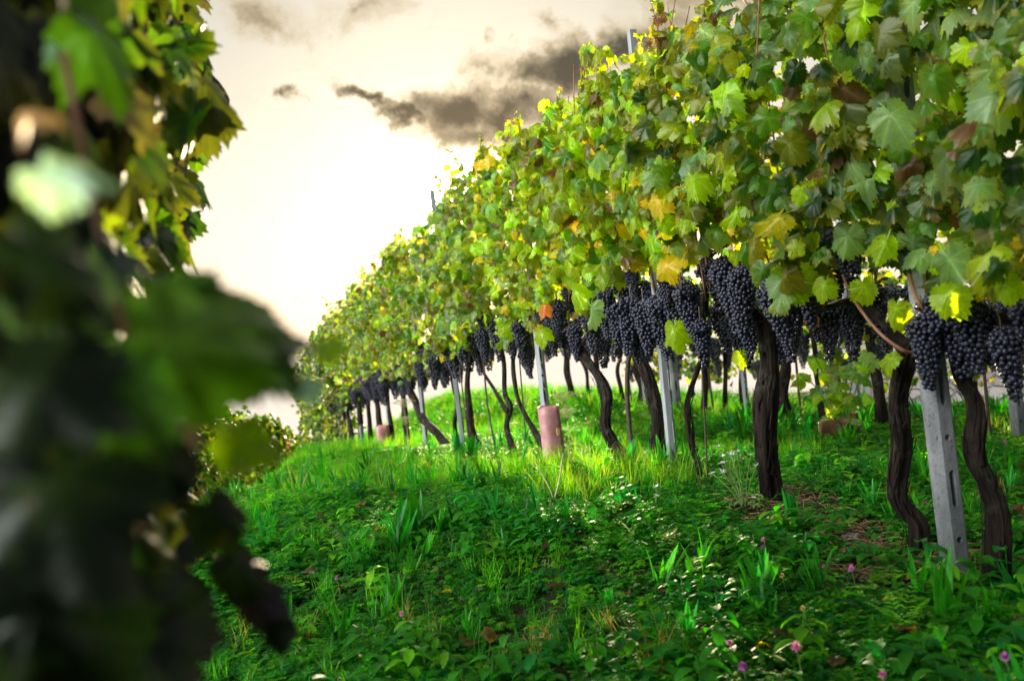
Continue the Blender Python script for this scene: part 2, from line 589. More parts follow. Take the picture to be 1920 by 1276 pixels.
def tube(path, rad, seg=8, bark=0.0, seed=0.0, sub=1, cap=True, ell=None):
    """a tapering tube along a smooth path; bark > 0 adds ridges and knots"""
    path = np.asarray(path, float)
    rad = np.asarray(rad, float) * np.ones(len(path))
    n = len(path)
    if sub > 1 and n > 2:
        ts = np.linspace(0, n - 1, (n - 1) * sub + 1)
        pp, rr = [], []
        for t in ts:
            i = min(int(t), n - 2)
            f = t - i
            p0, p1, p2, p3 = path[max(i - 1, 0)], path[i], path[i + 1], path[min(i + 2, n - 1)]
            pp.append(.5 * (2 * p1 + (p2 - p0) * f + (2 * p0 - 5 * p1 + 4 * p2 - p3) * f * f + (3 * p1 - p0 - 3 * p2 + p3) * f ** 3))
            rr.append(rad[i] * (1 - f) + rad[i + 1] * f)
        path, rad = np.array(pp), np.array(rr)
    elif sub > 1:
        ts = np.linspace(0, 1, sub + 1)[:, None]
        path = path[0] * (1 - ts) + path[1] * ts
        rad = rad[0] * (1 - ts[:, 0]) + rad[1] * ts[:, 0]
    n = len(path)
    tan = np.gradient(path, axis=0)
    tan /= np.linalg.norm(tan, axis=1, keepdims=True) + 1e-9
    up = np.array((1.0, 0.1, 0.0)) if abs(tan[0][2]) > .7 else np.array((0, 0, 1.0))
    V = np.zeros((n, seg, 3))
    ang = np.arange(seg) / seg * 2 * math.pi
    u = np.cross(tan[0], up)
    for i in range(n):
        u = u - u.dot(tan[i]) * tan[i]
        u /= np.linalg.norm(u)
        w = np.cross(tan[i], u)
        r = rad[i] * np.ones(seg)
        if bark:
            for j in range(seg):
                ca, sa = math.cos(ang[j]), math.sin(ang[j])
                z_ = i * np.linalg.norm(path[1] - path[0])
                k = noise.noise((ca * 3.2 + seed, sa * 3.2, z_ * 3.5)) * .55 + noise.noise((ca * 6 + seed, sa * 6, z_ * 6)) * .5
                k += 1.0 * noise.noise((ca * .9 + seed * 2, sa * .9, z_ * 7))
                if seg > 40:
                    k += .55 * abs(noise.noise((ca * 7 + seed, sa * 7, z_ * 2.2 + .3 * ca))) + .4 * noise.noise((ca * 15, sa * 15 + seed, z_ * 5)) - .2
                r[j] *= 1 + bark * k
        V[i] = path[i] + np.outer(np.cos(ang) * r, u) + np.outer(np.sin(ang) * r, w)
    faces = []
    for i in range(n - 1):
        for j in range(seg):
            a = i * seg + j
            b = i * seg + (j + 1) % seg
            faces.append((a, b, b + seg, a + seg))
    V = V.reshape(-1, 3)
    if cap:
        faces.append(tuple(range(seg - 1, -1, -1)))
        faces.append(tuple(range((n - 1) * seg, n * seg)))
    return V, faces


def join(parts):
    V, Fc = [], []
    k = 0
    for v, f in parts:
        V.append(np.asarray(v, float))
        Fc += [tuple(i + k for i in q) for q in f]
        k += len(v)
    return np.concatenate(V), Fc


def mesh(name, vf, mat, parent=None, smooth_=True, origin=None):
    V, Fc = vf
    t = Tpl(V, Fc)
    return mesh_np(name, t.V, t.loops, t.starts, mat, parent, smooth_=smooth_, origin=origin)


# ------------------------------------------------------------------ leaf shapes
def leaf_tpl(n, rings, seed, lobes=1.0, teeth=0.055, petiole=True, curl=1.0):
    """a vine leaf: five lobes, toothed edge; petiole joint at the origin, tip towards +y, upper face +z"""
    r_ = np.random.default_rng(seed)
    th = (np.arange(n) + .5) / n * 360 - 180
    ctl_a = [0, 24, 32, 52, 62, 84, 98, 122, 140, 160, 172, 180]
    ctl_r = [1.20, .92, .78, .98, .94, .68, .70, .66, .54, .44, .26, .04]
    jl = 1 + r_.normal(0, .06, len(ctl_a)); jr = 1 + r_.normal(0, .06, len(ctl_a))
    rr = np.where(th < 0, np.interp(-th, ctl_a, np.array(ctl_r) * jl), np.interp(th, ctl_a, np.array(ctl_r) * jr))
    rr = rr.mean() + (rr - rr.mean()) * lobes
    if n >= 30:
        rr = rr * (1 + teeth * np.where(np.arange(n) % 2 == 0, 1, -1) * r_.uniform(.5, 1.4, n))
    a = np.radians(th)
    V, UV = [(0, 0, 0)], [(0, 0, 0)]
    k1, k2 = r_.uniform(.10, .70) * curl, r_.uniform(-.25, .60) * curl
    k3 = r_.uniform(-.1, .45) * curl
    ph = r_.uniform(0, 6.28, 3)
    for q in rings:
        for i in range(n):
            x, y = math.sin(a[i]) * rr[i] * q, math.cos(a[i]) * rr[i] * q
            d = math.hypot(x, y)
            z = -k1 * x * x - k2 * y * abs(y) - k3 * (math.sqrt(x * x + .012) - .11) + .16 * curl * q * math.sin(3 * a[i] + ph[0]) * d \
                + .11 * curl * math.sin(7 * a[i] + ph[1]) * d * d + .05 * (math.sin(4 * x + ph[2]) - math.sin(ph[2]))
            V.append((x * (1 - .12 * k1), y, z))
            UV.append((x, y, q))
    Fc = [(0, 1 + (i + 1) % n, 1 + i) for i in range(n)]
    for k in range(len(rings) - 1):
        for i in range(n):
            p, p2 = 1 + k * n + i, 1 + k * n + (i + 1) % n
            Fc.append((p, p2, p2 + n, p + n))
    V, UV = list(V), list(UV)
    if petiole:
        b = len(V)
        L = r_.uniform(.6, 1.1)
        for j in range(5):
            t = j / 4
            y, z = -L * t * .75, -.35 * L * t * t - .0
            w = .022
            V += [(-w, y, z), (w, y, z), (0, y, z - w * 1.6)]
            UV += [(0, 0, 0)] * 3
        for j in range(4):
            o_ = b + j * 3
            Fc += [(o_, o_ + 1, o_ + 4, o_ + 3), (o_ + 1, o_ + 2, o_ + 5, o_ + 4), (o_ + 2, o_, o_ + 3, o_ + 5)]
    return Tpl(V, Fc, UV)


LEAF_HI = [leaf_tpl(52, (.3, .62, .88, 1), s, lobes=.78 + .25 * math.sin(s), teeth=.075, curl=.8 + .9 * (s % 3) / 2) for s in range(12)]
LEAF_MID = [leaf_tpl(32, (.45, .8, 1), 20 + s, lobes=.78 + .25 * math.sin(s)) for s in range(7)]
LEAF_LO = [leaf_tpl(16, (.5, 1), 40 + s, petiole=False, teeth=0) for s in range(6)]

PAL = dict(green=(.060, .150, .010), deep=(.014, .048, .006), grey=(.085, .15, .065), lime=(.22, .34, .010), yellow=(.45, .37, .015),
           brown=(.10, .055, .030), orange=(.42, .15, .03), olive=(.12, .15, .012), mint=(.16, .27, .11))


def tints(n, weights, r_):
    keys = list(weights)
    w = np.array([weights[k] for k in keys], float)
    c = np.array([PAL[k] for k in keys])[r_.choice(len(keys), n, p=w / w.sum())]
    c = c * r_.uniform(.72, 1.3, (n, 1)) * r_.uniform(.88, 1.12, (n, 3))
    return np.concatenate([np.clip(c, .005, .8), r_.random((n, 1))], 1)


def leaves_mesh(name, T, nrm, tip, size, tint, tpls, mat, parent, origin, r_):
    n = len(T)
    R = frames(nrm, tip) * size[:, None, None]
    V, L, S, U, O = stamp(tpls, r_.integers(0, len(tpls), n), R, T)
    return mesh_np(name, V, L, S, mat, parent, tint=tint[O], uv=U, origin=origin)


# ------------------------------------------------------------------ grapes
def ico(sub):
    bm = bmesh.new()
    bmesh.ops.create_icosphere(bm, subdivisions=sub, radius=1)
    bm.verts.ensure_lookup_table()
    V = [v.co[:] for v in bm.verts]
    Fc = [tuple(v.index for v in f.verts) for f in bm.faces]
    bm.free()
    return Tpl(V, Fc)


ICO = {1: ico(1), 2: ico(2), 3: ico(3)}


def cluster_mesh(seed, length, width, berry, sub):
    """one bunch hanging from the origin"""
    r_ = np.random.default_rng(500 + seed)
    pts = np.zeros((0, 3))
    tries = 0
    while tries < 4500:
        tries += 1
        t = r_.random() ** .8
        prof = min(1, t / .18) ** .5 * (1 - .78 * max(0, t - .15) ** 1.25 / .85)
        R = width / 2 * prof
        a = r_.uniform(0, 6.283)
        rad = R * (0.45 + .55 * r_.random() ** .4)
        shoulder = (.35 * width * math.exp(-((t - .18) / .1) ** 2)) if r_.random() < .25 else 0
        p = np.array((rad * math.cos(a) + shoulder, rad * math.sin(a), -.02 - t * length))
        if not len(pts) or ((pts - p) ** 2).sum(1).min() > (berry * .82) ** 2:
            pts = np.concatenate([pts, p[None]])
    n = len(pts)
    s = berry / 2 * r_.uniform(.86, 1.1, n)
    R = np.eye(3)[None] * s[:, None, None] * np.array((1, 1, 1.06))[None, None, :]
    V, L, S, U, O = stamp([ICO[sub]], np.zeros(n, int), R, pts)
    base = np.array((.008, .007, .016)) * r_.uniform(.6, 1.7, (n, 1)) * r_.uniform(.9, 1.15, (n, 3))
    tint = base[O]
    # the stalk of the bunch
    vt, ft = tube([(0, 0, .035), (.004, 0, 0), (0, .003, -.05), (0, 0, -length * .8)], [.0022, .0022, .0025, .001], 5, sub=2)
    tt = Tpl(vt, ft)
    L = np.concatenate([L, tt.loops + len(V)])
    S = np.concatenate([S, tt.starts + (len(L) - len(tt.loops))])
    V = np.concatenate([V, tt.V])
    tint = np.concatenate([tint, np.tile((.10, .09, .03), (len(tt.V), 1))])
    o = mesh_np('grape_cluster', V, L, S, M_GRAPE, tint=tint)
    me = o.data
    bpy.data.objects.remove(o)
    return me


CL_HI = [cluster_mesh(s, L, w, .0150, 3) for s, (L, w) in enumerate(((.23, .10), (.26, .11), (.20, .085), (.18, .10)))]
CL_MID = [cluster_mesh(10 + s, L, w, .0155, 2) for s, (L, w) in enumerate(((.21, .095), (.24, .10), (.18, .085), (.16, .10)))]
CL_LO = [cluster_mesh(20 + s, L, w, .0180, 1) for s, (L, w) in enumerate(((.21, .10), (.24, .11), (.18, .09)))]


def add_cluster(parent, origin, pos, k, lod, scale=1.0, r_=rng):
    me = {0: CL_HI, 1: CL_MID, 2: CL_LO}[lod]
    o = bpy.data.objects.new('grape_cluster', me[k % len(me)])
    o.location = Vector(pos) - Vector(origin)
    o.rotation_euler = (r_.normal(0, .08), r_.normal(0, .08), r_.uniform(0, 6.28))
    o.scale = (scale, scale, scale)
    link(o, parent)
    return o


# ------------------------------------------------------------------ a grapevine of a trellised row
ALL_CLUSTERS = []


def canopy(vine, org, row, y0, y1, n, bottom, top_, half, tpls, weights, seed, size=(.034, .076), mat=None, droop=1.0, shoots=True):
    """the leaf wall between y0 and y1 of a row: leaves hang like shingles on both faces"""
    r_ = np.random.default_rng(seed)
    Y = r_.uniform(y0, y1, n)
    bt = np.interp(Y, [b[0] for b in bottom], [b[1] for b in bottom]) if isinstance(bottom, tuple) else np.full(n, bottom)
    f = r_.random(n)
    top = top_ if row else np.interp(Y, (1, 4.7, 5.8, 7.3, 7.6, 8.5, 8.8), (top_ - .20, top_ - .20, top_ - .03, top_ - .03, top_ - .2, top_ - .2, top_ - .02))
    hgt = bt + (top - bt) * f
    # ragged lower edge: hanging shoots
    rag = np.array([.42 * noise.noise((a * 4.2, 7.7, row)) + .18 * noise.noise((a * 11, 3.1, row)) for a in Y]) * np.interp(Y, (3.3, 3.8), (.25, .75)) + np.interp(Y, (3.3, 3.8), (.03, -.02))
    low = f < .22
    hgt = hgt + np.where(low, rag, 0)
    side = np.where(r_.random(n) < .64, 1.0, -1.0)
    bulge = half * (.65 + .5 * np.sin(np.clip((hgt - bt) / (top - bt), 0, 1) * 2.7 + .25)) * (1 + .22 * np.sin(Y * 5.3 + hgt * 4 + seed))
    cl = np.array([noise.noise((a * 2.6, h_ * 2.9, sd * 3 + row * 9)) for a, h_, sd in zip(Y, hgt, side)])
    fine_ = np.array([noise.noise((a * 6.5, h_ * 6.5, sd * 5 + row * 9)) for a, h_, sd in zip(Y, hgt, side)])
    bulge = bulge * (1 + 1.0 * cl + .5 * fine_)
    w = side * bulge * (1 - .75 * r_.random(n) ** 2.0)
    x, yy = row_xy(Y, row)
    base = np.stack([x, yy, ground(x, yy)], 1)
    base[:, 2] = np.interp(Y, [y0, y1], [G(*row_xy(y0, row)), G(*row_xy(y1, row))])
    T = base + RN[None, :] * w[:, None] + np.array((0, 0, 1.0))[None] * hgt[:, None]
    topf = np.clip((hgt - (top - .25)) / .25, 0, 1)
    T[:, 2] += topf * r_.normal(0, .05, n)
    nrm = RN[None] * side[:, None] * r_.uniform(.5, 1.1, (n, 1)) + np.array((0, 0, 1.0))[None] * (r_.uniform(-.05, .95, (n, 1)) + topf[:, None] * .5)
    nrm += np.array((0, -.8, 0))[None] * (side[:, None] > 0)
    nrm += r_.normal(0, .50, (n, 3))
    nrm[:, 2] = np.maximum(nrm[:, 2], -.25)
    tip = np.array((0, 0, -1.0))[None] * droop + r_.normal(0, .55, (n, 3)) + RN[None] * side[:, None] * .15
    sz = r_.uniform(size[0], size[1], n) * np.where(r_.random(n) < .15, .65, 1.0)
    tt = tints(n, weights, r_)
    if shoots:
        k = max(1, int((y1 - y0) * 5))
        for _ in range(k):
            ys = r_.uniform(y0, y1)
            x_, y_ = row_xy(ys, row)
            p = np.array((x_, y_, G(x_, y_) + top_ - (.24 if row == 0 and ys < 5 else .1))) + RN * r_.normal(0, half * .5)
            dv = RN * r_.normal(0, .25) + RD * r_.normal(0, .45) + np.array((0, 0, 1.0))
            L = r_.uniform(.08, .28)
            m = int(4 + L * 26)
            if y0 < 11:
                mesh('shoot', tube([p - dv * .12, p + dv * L * .5, p + dv * L * 1.0], [.0028, .0022, .0012], 5, sub=2), M_CANE, vine, origin=org)
            q = np.linspace(0, 1, m)[:, None]
            T = np.concatenate([T, p + dv * L * q + r_.normal(0, .012, (m, 3))])
            nrm = np.concatenate([nrm, r_.normal(0, .6, (m, 3)) + RN * .5 + np.array((0, 0, .5))])
            tip = np.concatenate([tip, r_.normal(0, .8, (m, 3)) + np.array((0, 0, -.2))])
            sz = np.concatenate([sz, r_.uniform(.028, .052, m) * (1 - .4 * q[:, 0])])
            tt = np.concatenate([tt, tints(m, dict(lime=2, green=2, olive=2, brown=1), r_)])
    return leaves_mesh('foliage', T, nrm, tip, sz, tt, tpls, mat or M_LEAF, vine, org, r_)


def cane(vine, org, pts, r0=.0045, r1=.0025, seg=6):
    return mesh('cane', tube(pts, np.linspace(r0, r1, len(pts)), seg, sub=3), M_CANE, vine, origin=org)


def trunk_path(pts_px, row=0, off=0.0):
    return [on_row(px, py, row, off) for px, py in pts_px]


def bark_strips(pp, rr, seed):
    # loose ribbons of peeling bark
    r_ = np.random.default_rng(4000 + seed)
    n = len(pp)
    out = []
    L = np.linalg.norm(np.diff(pp, axis=0), axis=1).sum()
    for _ in range(int(90 * L)):
        t0 = r_.uniform(0, n - 1.3)
        dt = r_.uniform(.03, .14) / L * (n - 1)
        a = r_.uniform(0, 6.28)
        w = r_.uniform(.002, .006)
        lift = r_.uniform(.0, .012)
        V = []
        m = 5
        for i in range(m + 1):
            t = min(t0 + dt * i / m, n - 1.001)
            j = int(t)
            f = t - j
            c = pp[j] * (1 - f) + pp[j + 1] * f
            rad = (rr[j] * (1 - f) + rr[j + 1] * f) * 1.10 + lift * (i / m) ** 2 + .001
            aa = a + .15 * math.sin(i + a)
            d = np.array((math.cos(aa), math.sin(aa), 0))
            s_ = np.array((-math.sin(aa), math.cos(aa), 0))
            ww = w * (1 - .7 * (i / m) ** 2)
            V += [c + d * rad - s_ * ww, c + d * (rad + .002), c + d * rad + s_ * ww]
        F_ = []
        for i in range(m):
            q = i * 3
            F_ += [(q, q + 1, q + 4, q + 3), (q + 1, q + 2, q + 5, q + 4)]
        out.append((np.array(V), F_))
    return out


def make_trunk(vine, org, paths, lod, seed):
    """paths: list of (points, radii)"""
    parts = []
    for k, (pp, rr) in enumerate(paths):
        seg, sub = ((52, 16), (18, 9), (8, 4))[lod]
        parts.append(tube(pp, rr, seg, bark=.42 if lod < 2 else .25, seed=seed * 3.7 + k, sub=sub))
        if lod == 0 and len(pp) > 3:
            parts += bark_strips(np.array(pp), np.asarray(rr, float), seed)
    return mesh('trunk', join(parts), M_BARK, vine, origin=org)


def arms(org_top, y0, y1, row, r_):
    """the cordon from the head of the trunk along the lowest wire"""
    out = []
    for ye in (y0, y1):
        x, y = row_xy(ye, row)
        e = np.array((x, y, org_top[2] + r_.uniform(.06, .16)))
        m = (org_top + e) / 2 + np.array((0, 0, .07))
        out.append(([org_top - np.array((0, 0, .03)), m, e], [.020, .014, .009]))
    return out


W_RIGHT = dict(green=5, deep=3.6, grey=1.5, lime=2.2, mint=1.6, brown=.5, olive=1, yellow=.2)
W_MIDR = dict(green=2.5, lime=4, mint=1.5, grey=1.8, olive=1.6, brown=.5, yellow=.8, deep=1)
W_GLOW = dict(lime=6, yellow=1.0, green=2.0, olive=2, mint=1, brown=.3, orange=.03)  # extra lime and yellow leaves stand in for sun glowing through this stretch
W_FAR = dict(olive=3, lime=3, green=3.4, grey=1.6, yellow=.3, brown=.3, mint=.6)
W_END = dict(green=3, olive=1, deep=6, lime=.4, brown=.3)
W_BACK = dict(green=3, deep=3, olive=2, lime=1)

BOTTOM = ((1.5, .80), (2.5, .86), (2.9, .92), (3.3, .86), (3.7, 1.02), (4.05, 1.10), (4.5, 1.0), (5.1, .93), (5.7, .92), (7, .90),
          (9, .86), (12, .95), (13.4, .85), (14.6, .25), (16, .08), (25, .05))

# row 1: (label, trunk pixel paths [(points bottom to top), radius bottom, radius top], y span, cluster spots)
V1 = [
    ("gnarled vine right of the near concrete post, cut by the picture's right edge",
     [([(1866, 1098), (1858, 960), (1838, 850), (1822, 760), (1812, 700), (1806, 640)], .038, .026)], (1.75, 2.72),
     [(1806, 530, .10, 0, 1.0), (1846, 560, .02, 3, .9), (1872, 600, .08, 2, .95), (1884, 625, -.12, 2, .9), (1916, 540, .08, 2, 1.0)]),
    ("thick shaggy trunk just left of the near concrete post, with the largest grape bunches",
     [([(1712, 1050), (1706, 985), (1690, 930), (1690, 830), (1702, 745), (1716, 640)], .042, .032)], (2.72, 3.22),
     [(1728, 575, .11, 0, .95), (1776, 520, .06, 1, 1.05), (1664, 560, -.12, 3, .9), (1640, 520, -.14, 2, .9), (1600, 545, -.14, 1, .9)]),
    ("straight dark trunk with grey flaking bark at its top, beside the clump of white flowers",
     [([(1448, 935), (1446, 860), (1440, 760), (1437, 680), (1436, 600)], .050, .042)], (3.22, 3.86),
     [(1437, 512, .12, 0, 1.1), (1506, 498, .10, 2, 1.0), (1480, 540, -.05, 1, 1.0), (1392, 488, .11, 1, 1.05), (1408, 560, -.1, 0, 1),
      (1532, 540, -.1, 3, 1.0), (1560, 560, -.12, 2, 1.0), (1460, 590, -.14, 3, 1)]),
    ("slim reddish vine stem beside a thin dark stake, between two thick trunks",
     [([(1322, 915), (1318, 880), (1300, 830), (1294, 760), (1300, 700), (1308, 640), (1304, 580)], .018, .011)], (3.86, 4.30),
     [(1352, 472, .11, 1, 1.1), (1312, 590, .10, 2, 1.0), (1372, 500, .02, 0, 1.1), (1334, 480, -.05, 3, 1.1), (1340, 560, -.12, 0, 1),
      (1376, 570, -.12, 1, 1)]),
    ("thick brown trunk leaning left under a dense dark mass of grapes",
     [([(1250, 888), (1236, 835), (1226, 770), (1212, 700), (1196, 630)], .040, .034)], (4.30, 4.72),
     [(1280, 518, .12, 0, 1.1), (1258, 540, .06, 3, 1.1), (1225, 545, .10, 1, 1.15), (1205, 555, .12, 0, 1.1), (1248, 520, -.06, 1, 1),
      (1298, 540, -.08, 2, 1.1), (1220, 590, -.05, 3, 1.0)]),
    ("double trunk crossing at its foot, the thicker one slanting up to the left",
     [([(1204, 895), (1165, 850), (1148, 800), (1136, 740), (1116, 695), (1090, 650)], .037, .037),
      ([(1156, 880), (1150, 830), (1143, 770)], .022, .014)], (4.72, 5.35),
     [(1182, 548, .12, 1, 1.15), (1160, 560, .10, 0, 1.1), (1195, 610, .08, 3, 1), (1130, 560, .05, 2, 1.1), (1105, 570, .0, 1, 1.1),
      (1170, 520, .0, 3, 1.1), (1075, 600, .06, 0, 1)]),
    ("slim stem curving in an S behind the pink sleeve on the post",
     [([(1030, 865), (1014, 820), (988, 780), (972, 735), (968, 680), (966, 630)], .024, .017)], (5.35, 6.3),
     [(1020, 600, -.05, 0, 1.1), (975, 590, .12, 1, 1.2), (952, 596, .12, 0, 1.2), (1046, 590, .0, 3, 1.1), (1000, 560, .05, 2, 1.1), (990, 620, -.1, 1, 1)]),
    ("dark trunk forked low down with one arm bent out to the left",
     [([(972, 872), (962, 840), (951, 800), (950, 765), (944, 735), (942, 680), (944, 630)], .030, .020),
      ([(951, 770), (934, 748), (918, 728), (905, 690), (900, 650)], .022, .012)], (6.3, 7.1),
     [(928, 590, .12, 1, 1.25), (902, 610, .10, 0, 1.2), (945, 610, -.05, 3, 1.1), (885, 620, .08, 2, 1.1)]),
    ("stout trunk standing hard against the right side of the thinner grey post",
     [([(908, 850), (900, 815), (888, 770), (880, 710), (876, 650)], .036, .026)], (7.1, 7.95),
     [(862, 630, .12, 0, 1.2), (845, 640, .10, 1, 1.2), (880, 640, -.05, 3, 1.1), (830, 640, .05, 0, 1.1)]),
    ("upright slender trunk left of the thinner grey post",
     [([(862, 845), (856, 800), (856, 760), (850, 710), (846, 670)], .024, .016)], (7.95, 8.7),
     [(815, 660, .12, 1, 1.2), (800, 650, .08, 0, 1.2), (832, 670, .0, 3, 1.1)]),
    ("heavy trunk leaning far over to the left with a knotted head",
     [([(842, 832), (818, 808), (796, 782), (774, 752), (764, 720)], .045, .050)], (8.7, 9.8),
     [(785, 670, .12, 0, 1.2), (765, 680, .1, 1, 1.2), (772, 660, .0, 1, 1.2), (752, 690, .12, 0, 1.2)]),
]


def label_far(k):
    return ("grapevine in the far part of the row, past the leaning knotted trunk",
            "grapevines in the far part of the front row")


def build_row_one():
    for i, (label, paths, (y0, y1), cl) in enumerate(V1):
        b = on_row(*paths[0][0][0])
        g0 = G(b[0], b[1])
        org = (b[0], b[1], g0)
        r_ = np.random.default_rng(100 + i)
        vine = empty('grapevine', org, label, 'grapevine', 'grapevines of the front row')
        tr = []
        for pts, ra, rb in paths:
            pp = trunk_path(pts)
            pp[0][2] = min(pp[0][2], g0 - .02) if pts is paths[0][0] else pp[0][2]
            k = len(pp)
            rad = np.linspace(ra, rb, k) * .72
            rad[0] *= 1.25
            # the shaggy swelling near the foot
            rad[1] *= 1.12
            rad[min(2 + i % 2, k - 1)] *= 1.15
            rad[-1] *= 1.25
            for j in range(1, k):
                pp[j] = pp[j] + RN * r_.normal(0, .02) + RD * r_.normal(0, .006)
            tr.append((pp, rad))
        topp = np.array(tr[0][0][-1])
        tr += arms(topp, max(y0, 1.9), y1, 0, r_)
        make_trunk(vine, org, tr, 0 if i < 6 else 1, i)
        dens = 880 if y0 < 5 else (700 if y0 < 7.5 else 480)
        n = int((y1 - y0) / RD[1] * dens)
        wts = W_RIGHT if y1 < 3.3 else (W_MIDR if y1 < 3.9 else (W_GLOW if y1 < 6.4 else W_FAR))
        canopy(vine, org, 0, y0 - .03, y1 + .03, n, BOTTOM, 2.14, .23, LEAF_HI if i < 6 else LEAF_MID, wts, 200 + i)
        lod = 0 if i < 5 else (1 if i < 8 else 2)
        for (px, py, off, k, sc) in cl:
            add_cluster(vine, org, on_row(px, py, 0, off), k, lod, sc, r_)
        # more bunches filling the fruit zone
        for _ in range(int((y1 - y0) * (2 if i < 2 else (6 if i < 4 else 12)))):
            Y = r_.uniform(max(y0, 1.9), y1)
            x, y = row_xy(Y)
            off = r_.uniform(-.16, .10)
            p = np.array((x, y, G(x, y) + r_.uniform(.93 if i < 4 else .80, 1.14))) + RN * off
            add_cluster(vine, org, p, int(r_.integers(0, 4)), max(lod, 1), r_.uniform(.7, 1.15), r_)
        # canes climbing from the arms
        for _ in range(int(2 + (y1 - y0) * 3)):
            Y = r_.uniform(max(y0, 1.9), y1)
            x, y = row_xy(Y)
            z0 = G(x, y)
            p0 = np.array((x, y, z0 + r_.uniform(.78, .9)))
            pts = [p0 + RN * r_.normal(0, .05) * q + RD * r_.normal(0, .05) * q + np.array((0, 0, q * .42)) for q in range(4)]
            cane(vine, org, pts)
    # the far part of the row
    Y = 9.8
    k = 0
    while Y < 19.3:
        step = .78 if Y < 16 else .9
        y0, y1 = Y, Y + step
        ym = (y0 + y1) / 2
        x, y = row_xy(ym)
        org = (x, y, G(x, y))
        r_ = np.random.default_rng(300 + k)
        lab, grp = label_far(k)
        vine = empty('grapevine', org, lab, 'grapevine', grp)
        lean = r_.normal(0, .08)
        pp = [np.array(org) + np.array((0, 0, -.03)), np.array(org) + RD * lean + (0, 0, .35), np.array(org) + RD * lean * 2.0 + (0, 0, .62),
              np.array(org) + RD * lean * 2.2 + (0, 0, .85)]
        rr = r_.uniform(.024, .045)
        make_trunk(vine, org, [(pp, [rr * 1.2, rr, rr * .8, rr * .8])] + arms(pp[-1], y0, y1, 0, r_), 2, 40 + k)
        w = W_FAR if Y < 13.6 else W_END
        canopy(vine, org, 0, y0 - .03, y1 + .03, int(step * 430), BOTTOM, 2.13, .25, LEAF_MID if Y < 12 else LEAF_LO, w, 340 + k)
        for _ in range(12 if Y < 15 else 0):
            yy = r_.uniform(y0, y1)
            x_, y_ = row_xy(yy)
            add_cluster(vine, org, np.array((x_, y_, G(x_, y_) + r_.uniform(.86, 1.05))) + RN * r_.uniform(-.15, .17), int(r_.integers(0, 3)), 2,
                        r_.uniform(1, 1.3), r_)
        Y += step
        k += 1


build_row_one()


# ------------------------------------------------------------------ posts
def post_mesh(height, w=.085, t=.062, holes=True, cell=.30):
    """a pre-cast post: bevelled section, its face pierced by a round hole and a long slot in turn"""
    parts = []
    c = .021
    # outline seen from above; the face with the holes is the one at -y
    sec = [(-w / 2 + c, -t / 2), (w / 2 - c, -t / 2), (w / 2, -t / 2 + c), (w / 2, t / 2 - c), (w / 2 - c, t / 2), (-w / 2 + c, t / 2),
           (-w / 2, t / 2 - c), (-w / 2, -t / 2 + c)]
    V, Fc = [], []
    zs = (-.25, height)
    for z in zs:
        V += [(x, y, z) for x, y in sec]
    for i in range(8):
        if holes and i == 0:
            continue
        Fc.append((i, (i + 1) % 8, (i + 1) % 8 + 8, i + 8))
    Fc.append(tuple(range(7, -1, -1)))
    Fc.append(tuple(range(8, 16)))
    parts.append((V, Fc))
    dark = []
    if holes:
        x0, x1, yf = -w / 2 + c, w / 2 - c, -t / 2
        z = -.25
        k = 0
        while z < height - 1e-6:
            z2 = min(z + cell / 2, height)
            rd = .0095
            hl = 0 if k % 2 == 0 else .045
            zc = (z + z2) / 2
            if z2 - z < .13 or zc < 0.05:
                parts.append(([(x0, yf, z), (x1, yf, z), (x1, yf, z2), (x0, yf, z2)], [(0, 1, 2, 3)]))
            else:
                N = 20
                ring, rect = [], []
                for j in range(N):
                    a = j / N * 2 * math.pi
                    ca, sa = math.cos(a), math.sin(a)
                    ring.append((rd * ca, zc + rd * sa + (hl if sa > 0 else -hl if sa < 0 else 0)))
                    s_ = min((x1) / max(abs(ca), 1e-6), ((z2 - z) / 2) / max(abs(sa), 1e-6))
                    rect.append((s_ * ca, zc + s_ * sa))
                # corners of the cell
                corners = [(x1, z2), (x0, z2), (x0, z), (x1, z)]
                for cx, cz in corners:
                    j = min(range(N), key=lambda q: (rect[q][0] - cx) ** 2 + (rect[q][1] - cz) ** 2)
                    rect[j] = (cx, cz)
                Vv = [(a_, yf, b_) for a_, b_ in rect] + [(a_, yf, b_) for a_, b_ in ring] + [(a_, yf + .03, b_) for a_, b_ in ring]
                Ff = []
                for j in range(N):
                    j2 = (j + 1) % N
                    Ff.append((j, N + j, N + j2, j2)[::-1])
                    Ff.append((N + j, 2 * N + j, 2 * N + j2, N + j2)[::-1])
                parts.append((Vv, Ff))
                dark.append(([(a_, yf + .0285, b_) for a_, b_ in ring], [tuple(range(N))[::-1]]))
            z = z2
            k += 1
    V, Fc = join(parts)
    nf = len(Fc)
    if dark:
        V, Fc = join([(V, Fc)] + dark)
    return (V, Fc), nf


P_CONC = post_mesh(2.28)
P_PLAIN = post_mesh(2.20, .055, .045, True, .26)


def post(px, py, row, Y, label, kind, turn, height=None, lean=0.0, group='posts of the front row', off=.0):
    x, y = row_xy(Y, row)
    p = np.array((x, y, 0)) + RN * off
    g0 = G(p[0], p[1])
    t = empty('trellis_post', (p[0], p[1], g0), label, 'post', group)
    pm = P_CONC if kind == 'concrete' else P_PLAIN
    o = mesh('shaft', pm[0], M_CONC if kind == 'concrete' else M_STEEL, t, smooth_=False)
    o.data.materials.append(M_HOLE_SHADE)
    for k in range(pm[1], len(o.data.polygons)):
        o.data.polygons[k].material_index = 1
    t.rotation_euler = (0, lean, turn)
    if height:
        t.scale = (1, 1, height)
    return t


